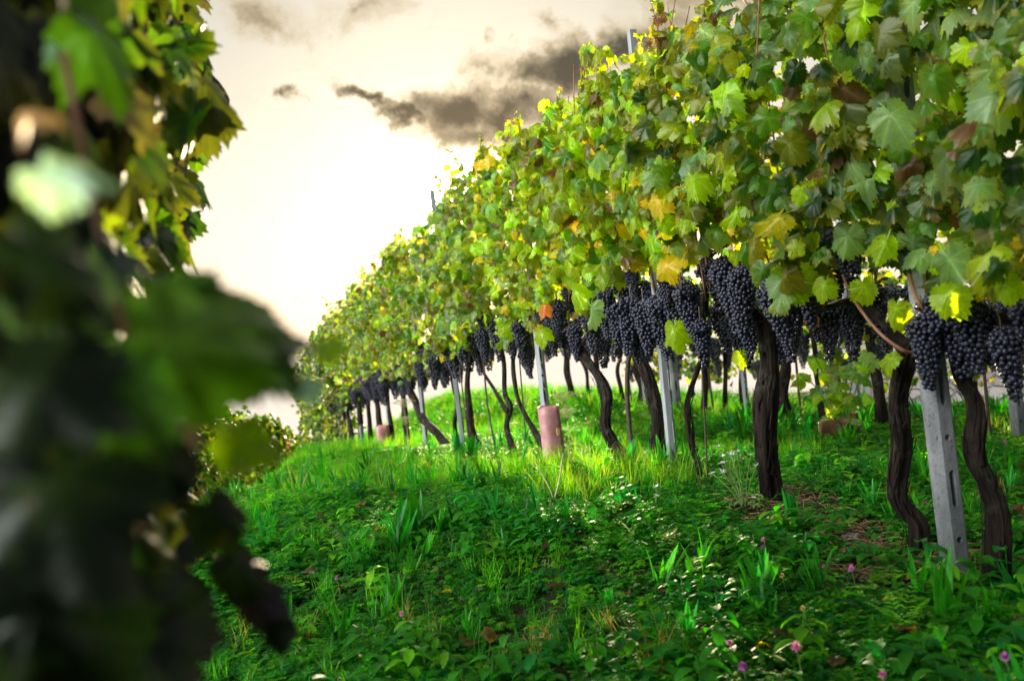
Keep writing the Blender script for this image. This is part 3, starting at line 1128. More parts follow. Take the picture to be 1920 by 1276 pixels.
post(0, 0, 0, 2.69, "near weathered concrete post with round holes and long slots, stained dark towards the foot", 'concrete', math.radians(14), lean=math.radians(-.8), off=.05)
post(0, 0, 0, 4.36, "smooth grey post behind the thick left-leaning trunk, its tip among the highest leaves", 'steel', math.radians(60), .98, lean=math.radians(1.5))
post(0, 0, 0, 5.80, "grey grooved post wrapped low down by the large pink sleeve", 'steel', math.radians(12), 1.02, off=.05)
post(0, 0, 0, 7.66, "slim grey post left of the stout trunk, its tip beside the sun", 'steel', math.radians(50), 1.0, off=.08, lean=math.radians(-1.5))
post(0, 0, 0, 9.30, "thin grey post behind the knotted leaning trunk", 'steel', math.radians(30), .96)
post(0, 0, 0, 11.1, "pale post standing in the small pink sleeve", 'steel', math.radians(0), 1.0)
post(0, 0, 0, 13.2, "post whose dark tip shows above the leaves, lower left of the sun", 'steel', math.radians(0), 1.05)
post(0, 0, 0, 15.3, "last post of the front row, nearly swallowed by leaves", 'steel', math.radians(0), .98)

# ------------------------------------------------------------------ pink sleeves
def sleeve(name, Y, row, off, w, h, label, along=0.0):
    x, y = row_xy(Y, row)
    p = np.array((x, y, 0)) + RN * off + RD * along
    g0 = G(p[0], p[1])
    t = empty('vine_guard', (p[0], p[1], g0), label, 'plant guard', 'protective plant sleeves')
    # a bent plastic sheet with rounded corners and an overlapping seam
    sec = []
    N = 28
    for j in range(N + 1):
        a = (j / N) * 2 * math.pi * 1.02 - 1.1
        e = 3.0
        ca, sa = math.cos(a), math.sin(a)
        r = (abs(ca) ** e + abs(sa) ** e) ** (-1 / e)
        r *= 1 + .05 * (j / N)
        sec.append((w / 2 * r * ca, w / 2.3 * r * sa))
    V, Fc = [], []
    rings = 9
    for k in range(rings):
        z = -.03 + (h + .03) * k / (rings - 1)
        fl = 1 + .14 * (1 - k / (rings - 1)) ** 2 + .02 * math.sin(k * 2.1)
        V += [(a * fl, b * fl, z + (.006 * math.sin(j * .6) if k == rings - 1 else 0)) for j, (a, b) in enumerate(sec)]
    m = len(sec)
    for k in range(rings - 1):
        for j in range(m - 1):
            Fc.append((k * m + j, k * m + j + 1, (k + 1) * m + j + 1, (k + 1) * m + j))
    o = mesh('sleeve', (V, Fc), M_GUARD, t)
    sol = o.modifiers.new('thickness', 'SOLIDIFY')
    sol.thickness = .003
    t.rotation_euler = (0, -.03, math.radians(20))
    return t, o


t, o = sleeve('guard', 5.72, 0, .05, .128, .40, "large dusty pink plastic sleeve with an ochre clip, round a grey post", along=.0)
bm = bmesh.new(); bmesh.ops.create_cube(bm, size=1)
bmesh.ops.scale(bm, vec=(.022, .006, .045), verts=bm.verts)
bmesh.ops.translate(bm, vec=(.018, -.066, .24), verts=bm.verts)
bmesh.ops.bevel(bm, geom=bm.edges[:], offset=.002, segments=1, affect='EDGES')
me = bpy.data.meshes.new('clip'); bm.to_mesh(me); bm.free(); me.materials.append(M_TAG)
link(bpy.data.objects.new('clip', me), t)
sleeve('guard', 11.0, 0, .10, .16, .34, "small pink sleeve far down the front row, next to the tall dry umbel")
sleeve('guard', 7.2, 1, -.35, .075, .34, "narrow pink sleeve with a tuft of green on top, in front of the stone wall", along=.1)

# ------------------------------------------------------------------ stakes and wires
def stake(pts, r, label, row=0, off=.02):
    pp = [on_row(a, b, row, off) for a, b in pts]
    g0 = G(pp[0][0], pp[0][1])
    pp[0][2] = g0 - .1
    o = mesh('stake', tube(pp, r, 8, sub=4), M_STAKE, origin=(pp[0][0], pp[0][1], g0))
    return tag(o, label, 'stake', 'thin stakes of the vines')


stake([(1325, 905), (1318, 720), (1310, 560)], .0045, "thin dark rod just right of the slim reddish stem")
stake([(987, 850), (976, 700), (966, 560)], .0050, "thin dark rod before the S-curved stem left of the pink sleeve")
stake([(936, 862), (914, 760), (905, 640)], .0075, "thin leaning rod left of the forked trunk")
stake([(882, 835), (868, 740), (858, 640)], .006, "thin leaning rod between the slender trunk and the grey post")
stake([(1192, 862), (1180, 800), (1176, 700), (1186, 640)], .012, "twisted thin brown stem between the double trunk and the left-leaning trunk")

for k, (Y, row, h, lab) in enumerate(((5.55, 1, 1.1, "thin rod right of the bushy young vine, in the second row"), (6.2, 1, 1.0, "thin rod beside the bushy young vine, in the second row"),
                                 (7.3, 1, 1.1, "thin rod left of the bushy young vine, in the second row"), (8.55, 1, 1.0, "thin rod behind the slim reddish stem, in the second row"),
                                 (10.2, 1, 1.1, "thin rod seen between the left-leaning and the double trunk"), (11.0, 1, 1.0, "thin rod seen just left of the double trunk"))):
    x, y = row_xy(Y, row)
    g0 = G(x, y)
    o = mesh('stake', tube([(0, 0, -.1), (.01 * (-1) ** k, .01, h * .5), (.03 * (-1) ** k, 0, h)], .011, 8, sub=3), M_STAKE)
    o.location = (x, y, g0)
    tag(o, lab, 'stake', 'thin stakes of the vines')


def wire(h, row, y0, y1, label):
    ys = np.linspace(y0, y1, 24)
    pp = [np.array((*row_xy(a, row), G(*row_xy(a, row)) + h + .02 * math.sin(a))) for a in ys]
    V, Fc = tube(pp, .0016, 5)
    tag(mesh('trellis_wire', (V, Fc), M_WIRE, origin=pp[0]), label, 'wire', 'trellis wires')


wire(.86, 0, 1.8, 16, "lowest trellis wire of the front row, running at the height of the grape bunches")
wire(1.35, 0, 1.8, 16, "middle trellis wire of the front row, running inside the leaves")
wire(1.85, 0, 1.8, 16, "highest trellis wire of the front row, just under the top leaves")
wire(.86, 1, 4.0, 12.3, "lowest trellis wire of the second row, between its dark trunks")

# ------------------------------------------------------------------ the rows behind
V2 = [(4.55, .036, 0), (5.25, .030, -.02), (6.42, .040, .02), (7.05, .020, .03), (7.45, .046, .0), (8.05, .036, .02), (8.7, .030, -.10), (9.3, .022, .08),
      (10.0, .034, -.06), (10.9, .034, .05), (11.75, .040, .10), (5.85, .022, .05), (8.35, .020, -.06), (9.7, .020, .06), (10.45, .024, -.05), (11.3, .022, .04)]
L2 = ["trunk behind the near vine at the right edge, in the second row", "trunk seen between the near concrete post and the right-edge vine",
      "knobbly dark trunk in the second row, before the stone wall", "thin dark trunk in the second row, behind the bushy young vine",
      "straight dark trunk with a pale edge, left of the bushy young vine",
      "dark second-row trunk just left of the straight grey-barked trunk", "leaning second-row trunk seen between the slim reddish stem and the grey-barked trunk",
      "slender second-row trunk next to the slotted pale post", "crooked second-row trunk seen past the thick left-leaning trunk",
      "second-row trunk bent like a hook, seen past the double trunk", "last trunk of the second row, seen just right of the pink sleeve",
      "thin second-row stem right behind the near concrete post", "thin second-row stem left of the leaning one", "thin stem seen just right of the left-leaning trunk",
      "thin stem of the second row seen between the double trunk's arms", "thin stem of the second row left of the hooked one"]
for i, (Y, rr, lean) in enumerate(V2):
    x, y = row_xy(Y, 1)
    org = (x, y, G(x, y))
    r_ = np.random.default_rng(600 + i)
    vine = empty('grapevine', org, L2[i], 'grapevine', 'grapevines of the second row')
    yy_ = sorted(q[0] for q in V2)
    kk = yy_.index(Y)
    y0 = (yy_[kk - 1] + Y) / 2 if kk else 3.6
    y1 = (yy_[kk + 1] + Y) / 2 if kk < len(yy_) - 1 else 12.3
    o_ = np.array(org)
    kx = [o_ + RD * (lean * q * 2.2 + r_.normal(0, .025)) + RN * r_.normal(0, .02) + (0, 0, z) for q, z in ((0, -.03), (.3, .2), (.55, .42), (.8, .66), (1, .92))]
    make_trunk(vine, org, [(kx, [rr * 1.3, rr, rr * .9, rr * .9, rr * .8])] + arms(kx[-1], y0, y1, 1, r_), 1, 60 + i)
    canopy(vine, org, 1, y0, y1, int((y1 - y0) * 190), .86, 2.1, .24, LEAF_LO, W_BACK, 620 + i, shoots=False)
    for _ in range(int((y1 - y0) * 14)):
        Yc = r_.uniform(y0, y1)
        x_, y_ = row_xy(Yc, 1)
        add_cluster(vine, org, np.array((x_, y_, G(x_, y_) + r_.uniform(.74, 1.05))) + RN * r_.uniform(-.18, .2), int(r_.integers(0, 3)), 2,
                    r_.uniform(.95, 1.25), r_)
for i, Y in enumerate((6.9, 7.8, 8.7, 9.6, 10.5, 11.4, 12.3, 13.2, 14.1, 15.0)):
    x, y = row_xy(Y, 2)
    org = (x, y, G(x, y))
    r_ = np.random.default_rng(700 + i)
    vine = empty('grapevine', org, "small distant vine of the third row, seen against the bright gap under the leaves", 'grapevine',
                 'grapevines of the third row')
    o_ = np.array(org)
    lean = r_.normal(0, .07)
    kx = [o_ + RD * lean * q * 2 + (0, 0, z) for q, z in ((0, -.03), (.3, .3), (.6, .6), (1, .95))]
    rr = r_.uniform(.018, .034)
    make_trunk(vine, org, [(kx, [rr * 1.3, rr, rr * .9, rr * .8])] + arms(kx[-1], Y - .45, Y + .45, 2, r_), 2, 80 + i)
    for _ in range(7):
        Yc = Y + r_.uniform(-.45, .45)
        x_, y_ = row_xy(Yc, 2)
        add_cluster(vine, org, np.array((x_, y_, G(x_, y_) + r_.uniform(.8, 1.1))) + RN * r_.uniform(-.2, .2), int(r_.integers(0, 3)), 2, 1.2, r_)
    canopy(vine, org, 2, Y - .45, Y + .45, 200, .62, 2.0, .24, LEAF_LO, W_BACK, 720 + i, shoots=False)
for Y, lab, kind in ((4.98, "pale concrete post at the right edge, behind the hanging bunches", 'concrete'),
                     (5.35, "pale post of the second row, right of the near concrete post", 'concrete'),
                     (6.65, "pale blue-grey post beside the bushy young vine", 'steel'),
                     (8.02, "pale post half hidden by the straight grey-barked trunk", 'steel'),
                     (9.2, "pale post with slots right of the big hanging green leaf", 'concrete'),
                     (9.85, "pale post of the second row just left of the big hanging green leaf", 'steel')):
    post(0, 0, 1, Y, lab, kind, math.radians(10), .95, group='posts of the second row')

# ------------------------------------------------------------------ ground, road, wall
def ground_mesh():
    xs = np.concatenate([np.linspace(-90, -12, 20), np.linspace(-11, -4, 15), np.linspace(-3.8, 8, 150), np.linspace(8.5, 16, 12), np.linspace(20, 90, 14)])
    ys = np.concatenate([np.linspace(-40, -4, 8), np.linspace(-3, .8, 10), np.linspace(1, 14, 180), np.linspace(14.3, 30, 50), np.linspace(32, 90, 16)])
    X, Y = np.meshgrid(xs, ys)
    Z = ground(X, Y)
    V = np.stack([X.ravel(), Y.ravel(), Z.ravel()], 1)
    n = len(xs)
    a = (np.arange(len(ys) - 1)[:, None] * n + np.arange(n - 1)[None]).ravel()
    L = np.stack([a, a + 1, a + n + 1, a + n], 1).ravel()
    o = mesh_np('ground', V, L, np.arange(len(a)) * 4, M_SOIL)
    tag(o, kind='structure')


ground_mesh()


def strip(name, u0, u1, y0, y1, dz, mat):
    us, ys = np.linspace(u0, u1, 8), np.linspace(y0, y1, 60)
    V = [(ROW[0] + u - SLOPE * y, y, G(ROW[0] + u - SLOPE * y, y) + dz) for y in ys for u in us]
    Fc = [(j * 8 + i, j * 8 + i + 1, j * 8 + i + 9, j * 8 + i + 8) for j in range(59) for i in range(7)]
    return mesh(name, (V, Fc), mat)


tag(strip('road', 5.0, 6.8, -4, 30, .012, M_ROAD), kind='structure')


def wall():
    V, Fc = [], []
    n = 110
    ys = np.linspace(4.0, 13.3, n)
    prof = [(-.22, -.1), (-.22, .5), (-.20, 1.15), (-.15, 1.22), (.15, 1.22), (.2, 1.15), (.22, .5), (.22, -.1)]
    for y in ys:
        x = ROW[0] + 6.95 - SLOPE * y
        for j, (a, z) in enumerate(prof):
            q = noise.noise((y * 3.1, z * 3.5, a * 4)) * .035
            V.append((x + a + q, y, G(x, y) + z + noise.noise((y * 1.7, a, 3)) * .05 * (z > 1)))
    m = len(prof)
    for i in range(n - 1):
        for j in range(m - 1):
            Fc.append((i * m + j, i * m + j + 1, (i + 1) * m + j + 1, (i + 1) * m + j))
    Fc.append(tuple(range(m)))
    Fc.append(tuple(range((n - 1) * m, n * m))[::-1])
    o = mesh('stone_wall', (V, Fc), M_STONE)
    tag(o, "low pale wall of rough stones beyond the road, seen between the trunks at the right", 'wall')


wall()

# ------------------------------------------------------------------ ground cover
def quad_leaf(L, w, z0, pts=4, droop=.3):
    """a pointed leaf strip from the origin along +y"""
    V, Fc = [], []
    for i in range(pts + 1):
        t = i / pts
        ww = w * math.sin(math.pi * min(.98, t * .86 + .12)) ** .8 if i < pts else 0
        z = z0 + L * (.35 * t - droop * t * t)
        if i < pts:
            V += [(-ww / 2, L * t, z + ww * .16), (0, L * t, z), (ww / 2, L * t, z + ww * .16)]
        else:
            V += [(0, L, z)]
    for i in range(pts - 1):
        a = i * 3
        Fc += [(a, a + 1, a + 4, a + 3), (a + 1, a + 2, a + 5, a + 4)]
    a = (pts - 1) * 3
    Fc += [(a, a + 1, a + 3), (a + 1, a + 2, a + 3)]
    return np.array(V), Fc


def turn(V, az, tilt=0, pos=(0, 0, 0), s=1.0):
    V = np.asarray(V) * s
    c, s_ = math.cos(tilt), math.sin(tilt)
    V = V @ np.array(((1, 0, 0), (0, c, s_), (0, -s_, c)))
    c, s_ = math.cos(az), math.sin(az)
    return V @ np.array(((c, s_, 0), (-s_, c, 0), (0, 0, 1))) + np.asarray(pos)


def herb_tpl(seed, kind):
    r_ = np.random.default_rng(seed)
    parts = []
    if kind == 'cut':        # low herb with deeply cut leaves
        for k in range(6):
            az = k * 1.047 + r_.normal(0, .3)
            hh = r_.uniform(.35, 1.0)
            R = r_.uniform(.25, .8)
            p = np.array((-math.sin(az) * R, math.cos(az) * R, hh))
            for q in (-1.15, -.6, 0, .6, 1.15):
                v, f = quad_leaf(.62 * (1 - .22 * abs(q)), .17, 0, 2, .45)
                parts.append((turn(v, az + q, r_.normal(-.15, .2), p), f))
    elif kind == 'clover':
        for k in range(8):
            az = r_.uniform(0, 6.28)
            hh = r_.uniform(.3, 1.0)
            R = r_.uniform(.05, .9)
            p = np.array((-math.sin(az) * R, math.cos(az) * R, hh))
            for q in (0, 2.09, 4.19):
                V = np.array([(0, 0, 0), (.17, .20, .05), (.15, .40, .03), (0, .44, -.02), (-.15, .40, .03), (-.17, .2, .05)])
                parts.append((turn(V, az + q, r_.normal(-.05, .2), p), [(0, 1, 2, 3), (0, 3, 4, 5)]))
    elif kind == 'ovate':
        for k in range(9):
            az = k * 2.4 + r_.normal(0, .2)
            hh = .25 + .11 * k
            v, f = quad_leaf(r_.uniform(.5, .75), .36, 0, 4, .5)
            parts.append((turn(v, az, r_.normal(-.05, .25), (-math.sin(az) * .12, math.cos(az) * .12, hh)), f))
        parts.append(tube([(0, 0, 0), (.03, 0, .6), (0, .02, 1.2)], .018, 4))
    elif kind == 'fern':
        for k in range(5):
            az = k * 1.3 + r_.normal(0, .3)
            L = r_.uniform(1.2, 1.9)
            for i in range(9):
                t = (i + 1) / 9
                p = np.array((-math.sin(az), math.cos(az), 0)) * L * .55 * t + (0, 0, L * (.75 * t - .25 * t * t))
                for sd in (-1, 1):
                    v, f = quad_leaf(.34 * (1.15 - t), .085, 0, 2, .2)
                    parts.append((turn(v, az + sd * 1.2, 0, p), f))
    elif kind == 'grass':
        for k in range(11):
            az = r_.uniform(0, 6.28)
            L = r_.uniform(.6, 1.25)
            bend = r_.uniform(.15, .75)
            w = .028
            p0 = r_.normal(0, .10, 2)
            V = []
            m = 5
            for i in range(m + 1):
                t = i / m
                d = L * bend * t * t
                z = L * t * (1 - .25 * bend * t)
                ww = w * (1 - t ** 2)
                cx, cy = p0[0] - math.sin(az) * d, p0[1] + math.cos(az) * d
                if i < m:
                    V += [(cx - math.cos(az) * ww / 2, cy - math.sin(az) * ww / 2, z), (cx + math.cos(az) * ww / 2, cy + math.sin(az) * ww / 2, z)]
                else:
                    V += [(cx, cy, z)]
            Fc = [(2 * i, 2 * i + 1, 2 * i + 3, 2 * i + 2) for i in range(m - 1)] + [(2 * m - 2, 2 * m - 1, 2 * m)]
            parts.append((np.array(V), Fc))
    elif kind == 'broad':      # upright strap leaves
        for k in range(8):
            az = r_.uniform(0, 6.28)
            v, f = quad_leaf(r_.uniform(.7, 1.15), .10, 0, 6, .10)
            parts.append((turn(v, az, r_.uniform(.75, 1.15), (r_.normal(0, .05), r_.normal(0, .05), 0)), f))
    V, Fc = join(parts)
    return Tpl(V, Fc)


def visible(x, y, margin=.25):
    """keeps only plants near what the camera and its neighbours can see"""
    return np.abs(x) < y * .62 + margin + .5


def patch(name, kind, n, yr, weights, size, label, mat, seed, dens_pow=1.0, umin=-3.0, umax=4.9, cat='ground cover', clump=0.0, keep=None, ts=1.0):
    r_ = np.random.default_rng(seed)
    N = n * 5
    t = r_.random(N)
    y = (yr[0] ** dens_pow + t * (yr[1] ** dens_pow - yr[0] ** dens_pow)) ** (1 / dens_pow)
    x = r_.uniform(-1, 1, N) * (y * .62 + .6)
    u = x + SLOPE * y - ROW[0]
    ok = (u > umin) & (u < umax)
    if clump:
        nz = np.array([noise.noise((a * clump + seed, b * clump, 0)) for a, b in zip(x, y)])
        ok &= nz + r_.normal(0, .12, N) > .08
    if keep is not None:
        ok &= keep(x, y, u, r_)
    # the bare strips of straw round the near trunks
    gx, gy = BARE[:, 0], BARE[:, 1]
    dd = ((x[:, None] - gx[None]) ** 2 + (y[:, None] - gy[None]) ** 2) ** .5 / BARE[:, 2][None]
    ok &= ~((dd.min(1) < 1) & (r_.random(N) < .86))
    ok &= ~((((x + .02) / .22) ** 2 + ((y - 2.35) / .55) ** 2 < 1) & (r_.random(N) < (.65 if kind != 'grass' else 0)))
    x, y = x[ok][:n], y[ok][:n]
    m = len(x)
    tpls = [herb_tpl(seed * 10 + i, kind) for i in range(6)]
    az = r_.uniform(0, 6.283, m)
    s = r_.uniform(size[0], size[1], m) * (1 + np.clip(y - 4, 0, 8) * .06)
    c, s_ = np.cos(az), np.sin(az)
    R = np.zeros((m, 3, 3))
    R[:, 0, 0] = c; R[:, 0, 1] = -s_; R[:, 1, 0] = s_; R[:, 1, 1] = c; R[:, 2, 2] = 1
    tx, ty = r_.normal(0, .13, m), r_.normal(0, .13, m)
    R[:, 0, 2] = tx; R[:, 1, 2] = ty
    R *= s[:, None, None]
    T = np.stack([x, y, ground(x, y) - .004], 1)
    V, L, S, U, O = stamp(tpls, r_.integers(0, 6, m), R, T)
    tt = tints(m, weights, r_)
    tt[:, :3] *= ts
    # per plant brightness drift that belongs to the plants (drier here, lusher there)
    o = mesh_np(name, V, L, S, mat, tint=tt[O], uv=U)
    tag(o, label, cat, kind='stuff')
    print(name, kind, m, len(S))
    return o


PAL.update(h_green=(.026, .185, .008), h_deep=(.010, .085, .006), h_lime=(.095, .29, .008), h_blue=(.010, .150, .022), h_yel=(.24, .32, .015),
           h_pale=(.14, .22, .09), h_dry=(.30, .22, .09))
BARE = np.array([(*on_row(1690, 1020, 0, .12)[:2], .26), (*on_row(1790, 1050, 0, .0)[:2], .26), (*on_row(1470, 930, 0, .02)[:2], .22),
                 (*on_row(1600, 1000, 0, .02)[:2], .14)])
W_H = dict(h_green=5, h_deep=2, h_lime=2, h_pale=.5, h_blue=1)
near = (1.35, 4.6)
mid = (4.6, 9.0)
far = (9.0, 21.0)
patch('ground_cover', 'cut', 13000, near, W_H, (.026, .046), "low carpet of deeply cut green leaves in the foreground", M_HERB, 1, 1.6)
patch('ground_cover', 'clover', 5200, near, dict(h_green=4, h_lime=2, h_blue=2, h_deep=1), (.030, .050), "clover growing through the foreground herbs", M_HERB, 2, 1.6, clump=1.1)
patch('ground_cover', 'ovate', 800, near, dict(h_green=4, h_lime=1, h_blue=2), (.05, .10), "small oval-leaved weeds among the herbs", M_HERB, 3, 1.6, clump=1.6)
patch('ground_cover', 'fern', 320, near, dict(h_lime=3, h_green=3), (.05, .085), "feathery bright green fronds in the foreground", M_HERB, 4, 1.6, clump=1.4)
patch('grass', 'grass', 900, near, dict(h_green=4, h_deep=2, h_lime=2, h_dry=.6, h_blue=1), (.06, .12), "thin grass blades in the foreground", M_GRASSB, 5, 1.6, cat='grass', clump=.9)
patch('grass', 'broad', 300, (1.8, 8), dict(h_green=4, h_blue=3, h_deep=1), (.09, .19), "tufts of broad upright strap-like blades", M_GRASSB, 6, 1.6, cat='grass', clump=1.3)
patch('ground_cover', 'cut', 16000, mid, dict(h_green=4, h_deep=1, h_lime=4, h_pale=.8, h_yel=.6), (.035, .058), "green and yellowish herbs under the vines", M_HERB, 7, 1.4)
patch('ground_cover', 'clover', 5000, mid, dict(h_green=3, h_lime=3, h_yel=.8), (.035, .06), "clover and small weeds along the middle of the aisle", M_HERB, 8, 1.4, clump=1.0)
patch('grass', 'grass', 2200, mid, dict(h_green=3, h_lime=4, h_yel=1.5, h_dry=.15), (.07, .14), "bright grass along the foot of the front row", M_GRASSB, 9, 1.4, cat='grass', clump=.7)
patch('grass', 'grass', 520, (4.0, 5.6), dict(h_yel=4, h_lime=4), (.09, .17), "grass blades tinted yellow for a patch of sun near the double trunk", M_GRASSB, 10, 1.0, cat='grass',  # pool of sunlight put into the blades as yellow and lime tint
      keep=lambda x, y, u, r: (np.abs(u + .38) < .34))
patch('ground_cover', 'cut', 13000, far, dict(h_green=3, h_lime=4, h_yel=1, h_pale=.6), (.040, .065), "distant herbs on the crest of the slope", M_HERB, 12, 1.3)
patch('grass', 'grass', 4500, far, dict(h_green=3, h_lime=4, h_yel=1.2, h_dry=.1), (.09, .17), "distant grass on the crest of the slope", M_GRASSB, 13, 1.3, cat='grass')


patch('ground_cover', 'ovate', 750, (4.4, 15), dict(h_green=3, h_deep=4, h_lime=1), (.05, .105), "leafy weeds in the shade between the rows", M_HERB, 14, 1.2, umin=.15, umax=4.6, clump=.8)
patch('ground_cover', 'fern', 500, (4.4, 15), dict(h_green=3, h_deep=3, h_lime=1), (.055, .11), "feathery weeds in the shade between the rows", M_HERB, 15, 1.2, umin=.15, umax=4.6, clump=.8)

# fallen vine leaves
def fallen():
    r_ = np.random.default_rng(51)
    n = 260
    y = r_.uniform(1.7, 8, n); x = r_.uniform(-1, 1, n) * y * .6
    u = x + SLOPE * y - ROW[0]
    ok = (u > -2.4) & (u < 2.5)
    x, y = x[ok], y[ok]; n = len(x)
    T = np.stack([x, y, ground(x, y) + r_.uniform(.01, .05, n)], 1)
    nrm = np.array((0, 0, 1.0))[None] + r_.normal(0, .35, (n, 3))
    R = frames(nrm, r_.normal(0, 1, (n, 3))) * r_.uniform(.025, .045, n)[:, None, None]
    V, L, S, U, O = stamp(LEAF_MID, r_.integers(0, 7, n), R, T)
    tt = tints(n, dict(brown=4, yellow=.6, olive=1), r_)
    tag(mesh_np('fallen_leaves', V, L, S, M_LEAF, tint=tt[O], uv=U), "brown and yellow vine leaves fallen among the herbs", 'fallen leaves', kind='stuff')


fallen()


# straw in the bare places
def straw():
    r_ = np.random.default_rng(77)
    parts = []
    for (bx, by, br) in BARE:
        for _ in range(230):
            a, q = r_.uniform(0, 6.28), br * 1.15 * r_.random() ** .5
            x, y = bx + q * math.cos(a), by + q * math.sin(a)
            z = G(x, y) + r_.uniform(.004, .02)
            d = r_.uniform(0, 6.28)
            L = r_.uniform(.03, .13)
            p0 = np.array((x, y, z))
            p2 = p0 + np.array((math.cos(d) * L, math.sin(d) * L, r_.normal(0, .012)))
            p1 = (p0 + p2) / 2 + np.array((0, 0, r_.uniform(0, .012)))
            parts.append(tube([p0, p1, p2], r_.uniform(.0008, .0016), 4))
    tag(mesh('straw', join(parts), M_STRAW), "brown dead straw and twigs round the feet of the near trunks", 'straw', kind='stuff')


straw()

# ------------------------------------------------------------------ flowers and single plants
def clover_flower(px, py, label, mat, h=.09, r=.011):
    sx, sz = pix(px, py)
    # walk along the ray until it is h above the ground
    Y = 1.2
    while Y < 14 and (sz * Y + H) > G(sx * Y, Y) + h:
        Y += .01
    p = np.array((sx * Y, Y, sz * Y + H))
    g0 = G(p[0], p[1])
    t = empty('clover_flower', (p[0], p[1], g0), label, 'flower', 'clover flowers in the grass')
    r_ = np.random.default_rng(int(px))
    V, Fc = tube([(0, 0, -.01), (.006, .0, h * .5), (0, 0, h)], .0012, 5, sub=2)
    mesh('stem', (V, Fc), M_STEM, t)
    parts = []
    for k in range(46):
        ph = math.acos(1 - 1.75 * (k + .5) / 46)
        az = k * 2.39996
        v, f = quad_leaf(r * r_.uniform(.9, 1.25), r * .42, 0, 2, .25)
        # petals point outwards from the head
        v = v @ np.array(((1, 0, 0), (0, math.cos(math.pi / 2 - ph), math.sin(math.pi / 2 - ph)), (0, -math.sin(math.pi / 2 - ph), math.cos(math.pi / 2 - ph))))
        parts.append((turn(v, az, 0, (0, 0, h)), f))
    mesh('flower_head', join(parts), mat, t)
    return Y


for a in ((1493, 1215, "tallest pink clover head low in the foreground, left of the herb carpet", M_PINK, .11, .013),
          (1432, 1013, "pink clover head standing over a second smaller one", M_PINK, .10, .010),
          (1430, 1027, "lower clover head of the pair in the middle of the grass", M_MAGENTA, .08, .008),
          (1546, 1063, "small rosy clover head left of the violet one", M_PINK, .08, .008),
          (1596, 1067, "violet clover head near the oval-leaved seedling", M_MAGENTA, .08, .010),
          (1885, 1233, "purple clover head at the lower right", M_MAGENTA, .09, .012),
          (1393, 1252, "purple clover head on the bottom edge below the tallest pink one", M_MAGENTA, .10, .012),
          (1369, 1205, "faded pink clover head left of the tallest one", M_PINK, .08, .009),
          (1885, 828, "pink clover head behind the right-edge vine", M_PINK, .12, .011),
          (1655, 1268, "pale pink clover head cut by the bottom edge", M_PINK, .10, .010),
          (631, 1083, "lone magenta clover head at the left, beside a broad leaf", M_MAGENTA, .09, .008),
          (753, 1150, "pale lilac clover head left of centre in the foreground", M_PINK, .09, .009),
          (1467, 1080, "small yellow flower head in the dark grass", M_YELLOW, .08, .008),
          (1505, 1140, "dull yellow seed head below the small yellow flower", M_YELLOW, .08, .008)):
    clover_flower(*a)


def on_ground(px, py):
    sx, sz = pix(px, py)
    Y = 1.2
    while Y < 16 and (sz * Y + H) > G(sx * Y, Y):
        Y += .01
    return np.array((sx * Y, Y, G(sx * Y, Y)))


def weed(px, py, kind, size, label, cat, weights, name, n=1, spread=.0, mat=None, seed=1, ts=1.0):
    b = on_ground(px, py)
    r_ = np.random.default_rng(seed)
    tpls = [herb_tpl(seed * 7 + i, kind) for i in range(3)]
    T = np.stack([r_.normal(0, spread, n), r_.normal(0, spread, n), np.zeros(n)], 1)
    R = np.zeros((n, 3, 3))
    az = r_.uniform(0, 6.28, n)
    R[:, 0, 0] = np.cos(az); R[:, 0, 1] = -np.sin(az); R[:, 1, 0] = np.sin(az); R[:, 1, 1] = np.cos(az); R[:, 2, 2] = 1
    R *= size
    V, L, S, U, O = stamp(tpls, r_.integers(0, 3, n), R, T)
    tt = tints(n, weights, r_)
    tt[:, :3] *= ts
    o = mesh_np(name, V, L, S, mat or M_HERB, tint=tt[O], uv=U)
    o.location = b
    tag(o, label, cat)
    return o


GRN = dict(h_green=3, h_blue=2)
LIM = dict(h_lime=3, h_green=1)
weed(1638, 1075, 'ovate', .09, "oval-leaved seedling on the straw, left of the near concrete post", 'plant', GRN, 'weed_plant', seed=3)
weed(1745, 1090, 'ovate', .10, "oval-leaved weed between the shaggy trunk and the near concrete post", 'plant', GRN, 'weed_plant', 1, .0, seed=4)
weed(1836, 1120, 'ovate', .10, "leafy weed growing against the right side of the near concrete post", 'plant', GRN, 'weed_plant', 1, .0, seed=5)
weed(1895, 1110, 'ovate', .11, "leafy weed at the foot of the right-edge vine", 'plant', GRN, 'weed_plant', 1, .0, seed=6)
weed(1728, 1125, 'broad', .14, "tuft of wide strap leaves at the foot of the near concrete post", 'plant', GRN, 'strap_leaf_plant', 1, .0, M_GRASSB, 7)
weed(1490, 990, 'broad', .15, "strap-leaved tuft before the straight grey-barked trunk", 'plant', GRN, 'strap_leaf_plant', 1, .0, M_GRASSB, 8)
weed(1690, 1180, 'fern', .12, "feathery bright frond in the lower right herbs", 'plant', LIM, 'feathery_plant', 1, .0, seed=9)
weed(1435, 1155, 'fern', .10, "feathery frond left of the small yellow flower", 'plant', LIM, 'feathery_plant', 1, .0, seed=10)
weed(1600, 925, 'ovate', .07, "small leafy weed on the slope between the two nearest thick trunks", 'plant', LIM, 'weed_plant', 1, .0, seed=12)
weed(705, 1120, 'ovate', .085, "broad pointed leaf plant at the lower left of the aisle", 'plant', dict(h_lime=2, h_green=2), 'weed_plant', 1, .0, seed=13)
weed(570, 1215, 'ovate', .08, "lime leafed weed under the dark overhanging leaves", 'plant', LIM, 'weed_plant', 1, .0, seed=14)
weed(560, 945, 'grass', .26, "tall thin grass tuft on the crest at the left", 'plant', dict(h_green=2, h_dry=1), 'grass_tuft', 1, .0, M_GRASSB, seed=15)
